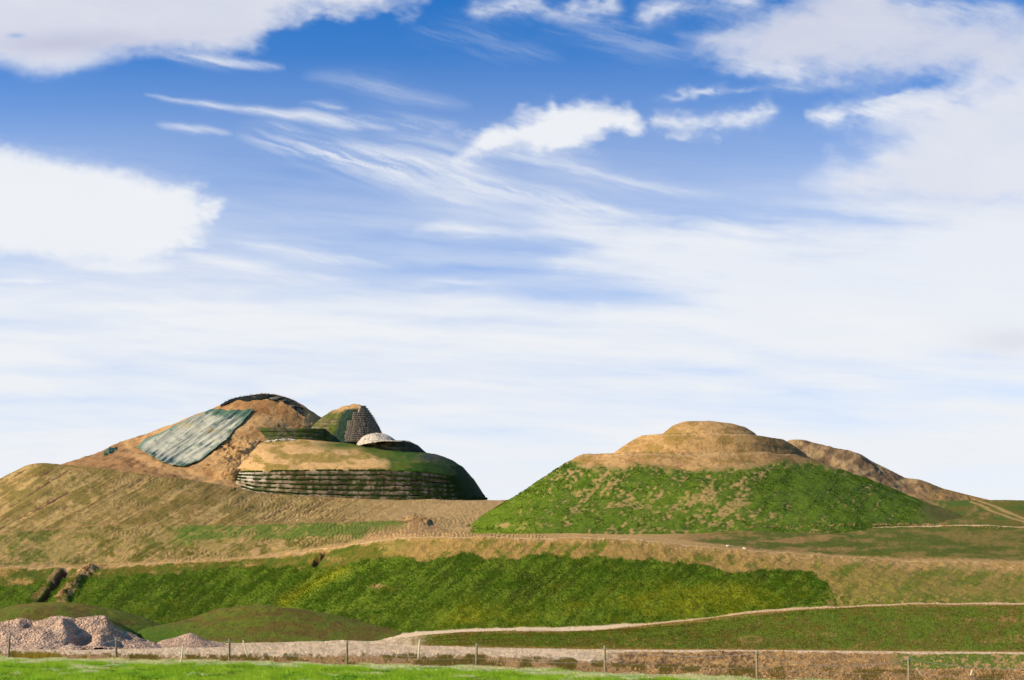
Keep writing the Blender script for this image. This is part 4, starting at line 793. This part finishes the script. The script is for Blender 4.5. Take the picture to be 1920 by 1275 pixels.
# ---------------------------------------------------------------- scattered stuff
def blades(name, B, nrm, length, width, lean, cols, mat, label=None, tuft=None):
    m = len(B); ang = rng.uniform(-.5, .5, m); w = np.stack([np.cos(ang), np.sin(ang), 0*ang], -1)*width[:, None]*.5
    tip = B+nrm*length[:, None]+lean; midp = B+nrm*(length*.55)[:, None]+lean*.35
    V = np.stack([B-w, B+w, midp+w*.7, tip, midp-w*.7], 1).reshape(-1, 3); i = np.arange(m)[:, None]*5
    T = np.concatenate([i+np.array([[0, 1, 2]]), i+np.array([[0, 2, 4]]), i+np.array([[4, 2, 3]])])
    o = mesh_obj(name, V, T, mat, np.repeat(cols, 5, 0), smooth=True)
    return tag(o, kind='stuff')
def grass_mat(name):
    m = bpy.data.materials.new(name); m.use_nodes = True; nt = m.node_tree; N = nt.nodes; L = nt.links; nt.nodes.remove(N['Principled BSDF']); out = N['Material Output']
    ca = N.new('ShaderNodeVertexColor'); ca.layer_name = 'cover'; d = N.new('ShaderNodeBsdfDiffuse'); t = N.new('ShaderNodeBsdfTranslucent'); mx = N.new('ShaderNodeMixShader'); mx.inputs[0].default_value = .5
    tc = N.new('ShaderNodeTexCoord'); nn = N.new('ShaderNodeTexNoise'); nn.inputs['Scale'].default_value = 2.0; L.new(tc.outputs['Object'], nn.inputs['Vector'])
    mr = N.new('ShaderNodeMapRange'); mr.inputs[1].default_value = .3; mr.inputs[2].default_value = .7; mr.inputs[3].default_value = .8; mr.inputs[4].default_value = 1.2; L.new(nn.outputs[0], mr.inputs[0])
    vm = N.new('ShaderNodeVectorMath'); vm.operation = 'SCALE'; L.new(ca.outputs['Color'], vm.inputs[0]); L.new(mr.outputs[0], vm.inputs['Scale'])
    L.new(vm.outputs[0], d.inputs[0]); L.new(vm.outputs[0], t.inputs[0]); L.new(d.outputs[0], mx.inputs[1]); L.new(t.outputs[0], mx.inputs[2]); L.new(mx.outputs[0], out.inputs[0]); return m
MGR = grass_mat('grass_blade')
def sample(P, W, n):
    e1 = P[1:, :-1]-P[:-1, :-1]; e2 = P[:-1, 1:]-P[:-1, :-1]; A = np.linalg.norm(np.cross(e1, e2), axis=2); w = (A*W[:-1, :-1]).ravel(); w /= w.sum()
    k = rng.choice(len(w), n, p=w); i, j = np.divmod(k, P.shape[1]-1); a = rng.random(n)[:, None]; b = rng.random(n)[:, None]
    B = P[i, j]*(1-a)*(1-b)+P[i+1, j]*a*(1-b)+P[i, j+1]*(1-a)*b+P[i+1, j+1]*a*b
    return B, i, j
P = GR['P']; inf = ((PX > -60) & (PX < 1980))
# long grass on the steep slope
W = GR['inl']*inf*(.5+.5*ss(-.4, .3, GR['st'])); B, i, j = sample(P, W, 120000); m = len(B)
cl = fb2(B[:, 0]/1.3, (B[:, 2]*1.6+B[:, 1]*.3)/1.1, 3, 540); ln = (.15+.16*ss(-.4, .6, cl))*rng.uniform(.6, 1.3, m)
cc = mixc(full((m,), lin('5f8420')), full((m,), lin('84a036')), ss(-.2, .8, cl+rng.uniform(-.5, .5, m))); cc = mixc(cc, full((m,), lin('a2a42a')), GR['yl'][i, j]*.85); cc = mixc(cc, full((m,), LUSH_D), ss(.1, .6, -cl+.9*np.exp(-((PX[i, j]-1010)/110.)**2-((PY[i, j]-1085)/40.)**2)-.3)*.8)
cd2 = np.array(segdist(PX[i, j], PY[i, j], [(645, 1068), (590, 1098), (530, 1135)])[0]); cc = mixc(cc, full((m,), YEL*.9), np.exp(-(cd2/11.)**2)*.55)  # same painted sunlit yellow on the blades along the fold
blades('grass', B-np.array([0, 0, .03]), np.tile([0, -.45, .9], (m, 1)), ln, rng.uniform(.04, .09, m), np.stack([-ln*.9*rng.uniform(.4, 1.2, m), -.1*ln, -.25*ln], -1), cc, MGR)
# short grass tufts on the right mound
kg = np.zeros(P_r1.shape[:2]); cr = c_right(P_r1, X_r1, Y_r1); kg = ss(1.05, 1.5, cr[..., 1]/(cr[..., 0]+1e-3)); h = P_r1.shape[1]//2; kg[:, h:] = 0
B, i, j = sample(P_r1, kg, 45000); m = len(B); cl = fb2(B[:, 0]/1.5, B[:, 2]/1.2, 3, 545); ln = .08+.14*rng.random(m)*ss(-.3, .5, cl)
cc = cr[i, j]*rng.uniform(.9, 1.25, m)[:, None]
blades('grass', B-np.array([0, 0, .03]), np.tile([0, -.4, .9], (m, 1)), ln, rng.uniform(.06, .14, m), np.stack([-ln*.6, -.1*ln, -.1*ln], -1), cc, MGR)
# short turf on the lower lawn bank
W = ((sg == 4)*ss(760, 820, PX)+.5*(sg == 6)*(1-GR['inl'])*ss(.95, 1.15, col[..., 1]/(col[..., 0]+1e-3)))*inf; B, i, j = sample(P, W, 70000); m = len(B); ln = rng.uniform(.04, .13, m)
blades('grass', B-np.array([0, 0, .02]), np.tile([0, -.3, .95], (m, 1)), ln, rng.uniform(.03, .07, m), np.stack([-ln*.7, 0*ln, -.1*ln], -1), col[i, j]*np.array([1.18, 1, .7])*rng.uniform(.85, 1.45, m)[:, None], MGR)
# meadow in front
W = (sg == 0)*((PX > -80) & (PX < 2000) & (GY > 38))*1.0; B, i, j = sample(P, W, 230000); m = len(B)
dry = np.clip(ss(.0, .6, 1.0*fb2(B[:, 0]/2.0, B[:, 1]/3.0, 4, 211)-.22+1.1*(1-ss(5, 15, PY[i, j]-CUR['fence'][0][j]))), 0, 1)
cl = fb2(B[:, 0]/.9, B[:, 1]/1.6, 3, 550); ln = (.04+.16*ss(-.3, .6, cl))*rng.uniform(.6, 1.3, m)*(1-.3*dry)
cc = mixc(full((m,), lin('8cb41e')), full((m,), lin('cade50')), ss(-.6, .9, cl+rng.uniform(-.5, .5, m))); cc = mixc(cc, full((m,), lin('48600e')), ss(.0, .5, -cl)*.9); cc = mixc(cc, full((m,), lin('fff0c4')), ss(.45, .7, dry)*(rng.random(m) < .8))  # low gaps go dark: shadow between tufts put into the blade colour
blades('grass', B-np.array([0, 0, .015]), np.tile([0, -.15, 1.], (m, 1)), ln, rng.uniform(.012, .028, m), np.stack([ln*rng.uniform(-.9, .3, m), ln*rng.uniform(-.4, .2, m), 0*ln], -1), cc, MGR)
# dry tufts and straw along the fence
B, i, j = sample(P, (sg == 1)*brown*((PX > -60) & (PX < 1980))*ss(-.1, .4, n1+.3*n2)*(PY > CUR['fence'][0][None]-22), 22000); m = len(B); ln = rng.uniform(.05, .2, m)
cc = mixc(full((m,), lin('a08850')), full((m,), lin('6a6a24')), rng.random(m))
blades('grass', B, np.tile([0, 0, 1.], (m, 1)), ln, rng.uniform(.012, .03, m), np.stack([ln*rng.uniform(-.8, .8, m), ln*rng.uniform(-.5, .3, m), 0*ln], -1), cc, MGR)
tb = []
for (x, y, n, r) in ((66, 1229, 700, .5), (78, 1232, 400, .5), (157, 1233, 60, .15)):
    l, _ = hit(x, y+3); t = rng.normal(0, r, (n, 3)); t[:, 2] = 0; b = np.array(l)+t*np.array([1, .6, 0]); tb.append(b)
tb = np.concatenate(tb); m = len(tb); ln = rng.uniform(.15, .42, m); cc = mixc(full((m,), lin('c8a24a')), full((m,), lin('8a8430')), rng.random(m))
tf = blades('grass_tuft', tb, np.tile([0, 0, 1.], (m, 1)), ln, rng.uniform(.012, .025, m), np.stack([ln*rng.uniform(-.3, .9, m), 0*ln, 0*ln], -1), cc, MGR)
# clods and stones, one mesh each
def scatter_stones(name, B, size, cols, mat, label=None):
    base = np.array([[1, 0, 0], [-1, 0, 0], [0, 1, 0], [0, -1, 0], [0, 0, 1], [0, 0, -.5]], float); fc = np.array([[0, 2, 4], [2, 1, 4], [1, 3, 4], [3, 0, 4], [2, 0, 5], [1, 2, 5], [3, 1, 5], [0, 3, 5]])
    m = len(B); V = base[None]*rng.uniform(.6, 1.3, (m, 6, 1)); a = rng.uniform(0, 6.3, m); c_, s_ = np.cos(a)[:, None], np.sin(a)[:, None]
    V = np.stack([V[..., 0]*c_-V[..., 1]*s_, V[..., 0]*s_+V[..., 1]*c_, V[..., 2]*.8], -1)+rng.uniform(-.25, .25, (m, 6, 3)); V = V*size[:, None, None]+B[:, None]
    T = (np.arange(m)[:, None, None]*6+fc[None]).reshape(-1, 3); return tag(mesh_obj(name, V, T, mat, np.repeat(cols, 6, 0), smooth=False), kind='stuff')
mat_st = cover_mat('stone_bits', s1=4, s2=12, var=.25, bump=.4, bdist=.05)
B, i, j = sample(P, ((sg == 1)*(ss(1050, 1180, PX)+.25*brown)*(1-.9*band(1248, 1254, 2, PY)*(PX > 1100)) + (sg == 2)*ss(1110, 1220, PX)*(1-.75*ss(1660, 1720, PX)))*((PX > -60) & (PX < 1980)), 17000); m = len(B)
cc = mixc(full((m,), lin('bb9464')), full((m,), lin('7c5e40')), rng.random(m)); scatter_stones('soil_clods', B, .02+.08*rng.random(m)**3.0, cc, mat_st)
B, i, j = sample(P, (gravelish*(1-brown))*((PX > -60) & (PX < 1100))*1.0, 16000); m = len(B); cc = mixc(full((m,), lin('dcc0a4')), full((m,), lin('a08468')), rng.random(m)); scatter_stones('loose_stones', B, .015+.05*rng.random(m)**2.5, cc, mat_st)
for Ph, n in ((Ph1, 9000), (Ph2, 1800)):
    w = np.ones(Ph.shape[:2]); w[:, Ph.shape[1]//2:] = .1; B, i, j = sample(Ph, w, n); m = len(B); cc = mixc(full((m,), lin('c8aa96')), full((m,), lin('9c8070')), rng.random(m)); scatter_stones('heap_stones', B, .02+.06*rng.random(m)**3, cc, mat_st)
B, i, j = sample(P, (np.clip(.2*ss(.4, .7, SP)*steep, 0, 1)+.03*(sg == 9)+.5*np.exp(-((PX-185)/14.)**2-((PY-1062)/3.)**2)+.3*np.exp(-((PX-785)/22.)**2-((PY-979)/5.)**2))*inf*(PX < 1000), 2500); m = len(B); cc = mixc(full((m,), lin('bb9464')), full((m,), lin('7c5e40')), rng.random(m)); scatter_stones('soil_clods', B, .04+.18*rng.random(m)**3, cc, mat_st)
bpy.context.view_layer.update(); dg = bpy.context.evaluated_depsgraph_get()

# ---------------------------------------------------------------- fence and stakes
M_POST = plain_mat('weathered_post', lin('8f8068'), .9, 12, .3, .6); M_PALE = plain_mat('pale_wood', lin('cfc3a8'), .9, 10, .15); M_WIRE = plain_mat('fence_wire', (.42, .40, .34), .5, 5, .1, 0, .5)
def rod(p0, p1, r0, r1, n=10, rows=8, wob=.006, seed=0, cham=True):
    p0, p1 = np.array(p0, float), np.array(p1, float); ax = p1-p0; Ln = np.linalg.norm(ax); ax /= Ln; u = np.cross(ax, [0, 1, 0]); u /= np.linalg.norm(u); v = np.cross(ax, u); V, Fc = [], []
    ts = list(np.linspace(0, 1, rows)); rr = [r0+(r1-r0)*t for t in ts]
    if cham: ts += [1+.012/Ln]; rr += [r1*.75]
    for q, (t, r) in enumerate(zip(ts, rr)):
        for k in range(n):
            a = 2*np.pi*k/n; rk = r*(1+.08*math.sin(3*a+seed+q*.4)); V.append(p0+ax*Ln*t+(u*math.cos(a)+v*math.sin(a))*rk)
    for q in range(len(ts)-1):
        for k in range(n): Fc.append((q*n+k, q*n+(k+1) % n, (q+1)*n+(k+1) % n, (q+1)*n+k))
    Fc.append(tuple(range(n-1, -1, -1))); Fc.append(tuple((len(ts)-1)*n+k for k in range(n))); return V, Fc
posts = [(15, 1233, 18, 1193), (217, 1237, 218, 1196), (430, 1241, 430, 1198), (650, 1246, 651, 1202), (893, 1251, 894, 1206), (1135, 1262, 1134, 1211), (1420, 1272, 1419, 1221), (1705, 1281, 1704, 1231)]
posts = [(-210, 1229, -205, 1190)]+posts+[(2020, 1288, 2016, 1240)]
fen = thing('post_and_wire_fence', 'thin wooden post and wire fence along the meadow edge across the whole foreground', 'fence', (0, 62, -.2)); fen_l = np.array(fen.location)
tops = []
for k, (bx, by, tx_, ty_) in enumerate(posts):
    Yp = float(np.interp(bx, [f[0] for f in FENCE], [f[2] for f in FENCE])); zb = EYE+(HZ-by)*Yp/F; zt = EYE+(HZ-ty_)*Yp/F
    a = np.array([(bx-960)/F*Yp, Yp, zb-.35]); b = np.array([(tx_-960)/F*Yp, Yp+.02, zt]); tops.append(b)
    V, Fc = rod(a, b, .062, .055, 12, 8, seed=k); V = [v-fen_l for v in V]; pydata('post', V, Fc, M_POST, fen, True)
    # staple holding the wire
    V, Fc = rod(b+np.array([-.07, -.07, -.09]), b+np.array([.07, -.07, -.10]), .008, .008, 6, 2, cham=False); pydata('staple', [v-fen_l for v in V], Fc, M_WIRE, fen)
def wire(a, b, sag, r=.0065, nseg=28):
    V, Fc = [], []
    for s in range(nseg+1):
        t = s/nseg; p = a*(1-t)+b*t; p = p+np.array([0, 0, -sag*4*t*(1-t)])
        for k in range(4): an = np.pi/2*k; V.append(p+np.array([0, math.cos(an)*r, math.sin(an)*r]))
    for s in range(nseg):
        for k in range(4): Fc.append((s*4+k, s*4+(k+1) % 4, (s+1)*4+(k+1) % 4, (s+1)*4+k))
    return V, Fc
sags = [.35, .45, .5, .7, .6, .62, .25, .42, .3]
for k in range(len(tops)-1):
    a = tops[k]+np.array([0, -.075, -.10]); b = tops[k+1]+np.array([0, -.075, -.10]); V, Fc = wire(a, b, sags[k]); pydata('wire', [v-fen_l for v in V], Fc, M_WIRE, fen)
    a = a-np.array([0, 0, .62]); b = b-np.array([0, 0, .62]); V, Fc = wire(a, b, .12, .004); pydata('wire', [v-fen_l for v in V], Fc, M_WIRE, fen)
def stake(bx, by, tx_, ty_, r, label, mat=M_PALE, cat='stake'):
    l, _ = hit(bx, by); Yp = l.y; a = Vector((l.x, l.y, l.z-.1)); b = Vector(((tx_-960)/F*(Yp-.1), Yp-.1, EYE+(HZ-ty_)*(Yp-.1)/F)); V, Fc = rod(a-l, b-l, r, r*.85, 6, 5)
    o = pydata('wooden_stake', V, Fc, mat); o.location = l; tag(o, label, cat)
stake(339, 1242, 343, 1211, .045, 'thin pale stake leaning slightly right, in front of the small gravel heap')
stake(465, 1230, 456, 1201, .05, 'pale stake leaning left just right of the third fence post')
stake(784, 1234, 787, 1199, .055, 'upright pale stake standing on the gravel with no wire, left of the middle')
stake(1731, 1265, 1719, 1253, .045, 'short broken pale stick poking out of the dirt right of the last fence post')
stake(1819, 1266, 1823, 1256, .05, 'short weathered stub among the earth clods at the far right')
print('objects', len(bpy.data.objects))
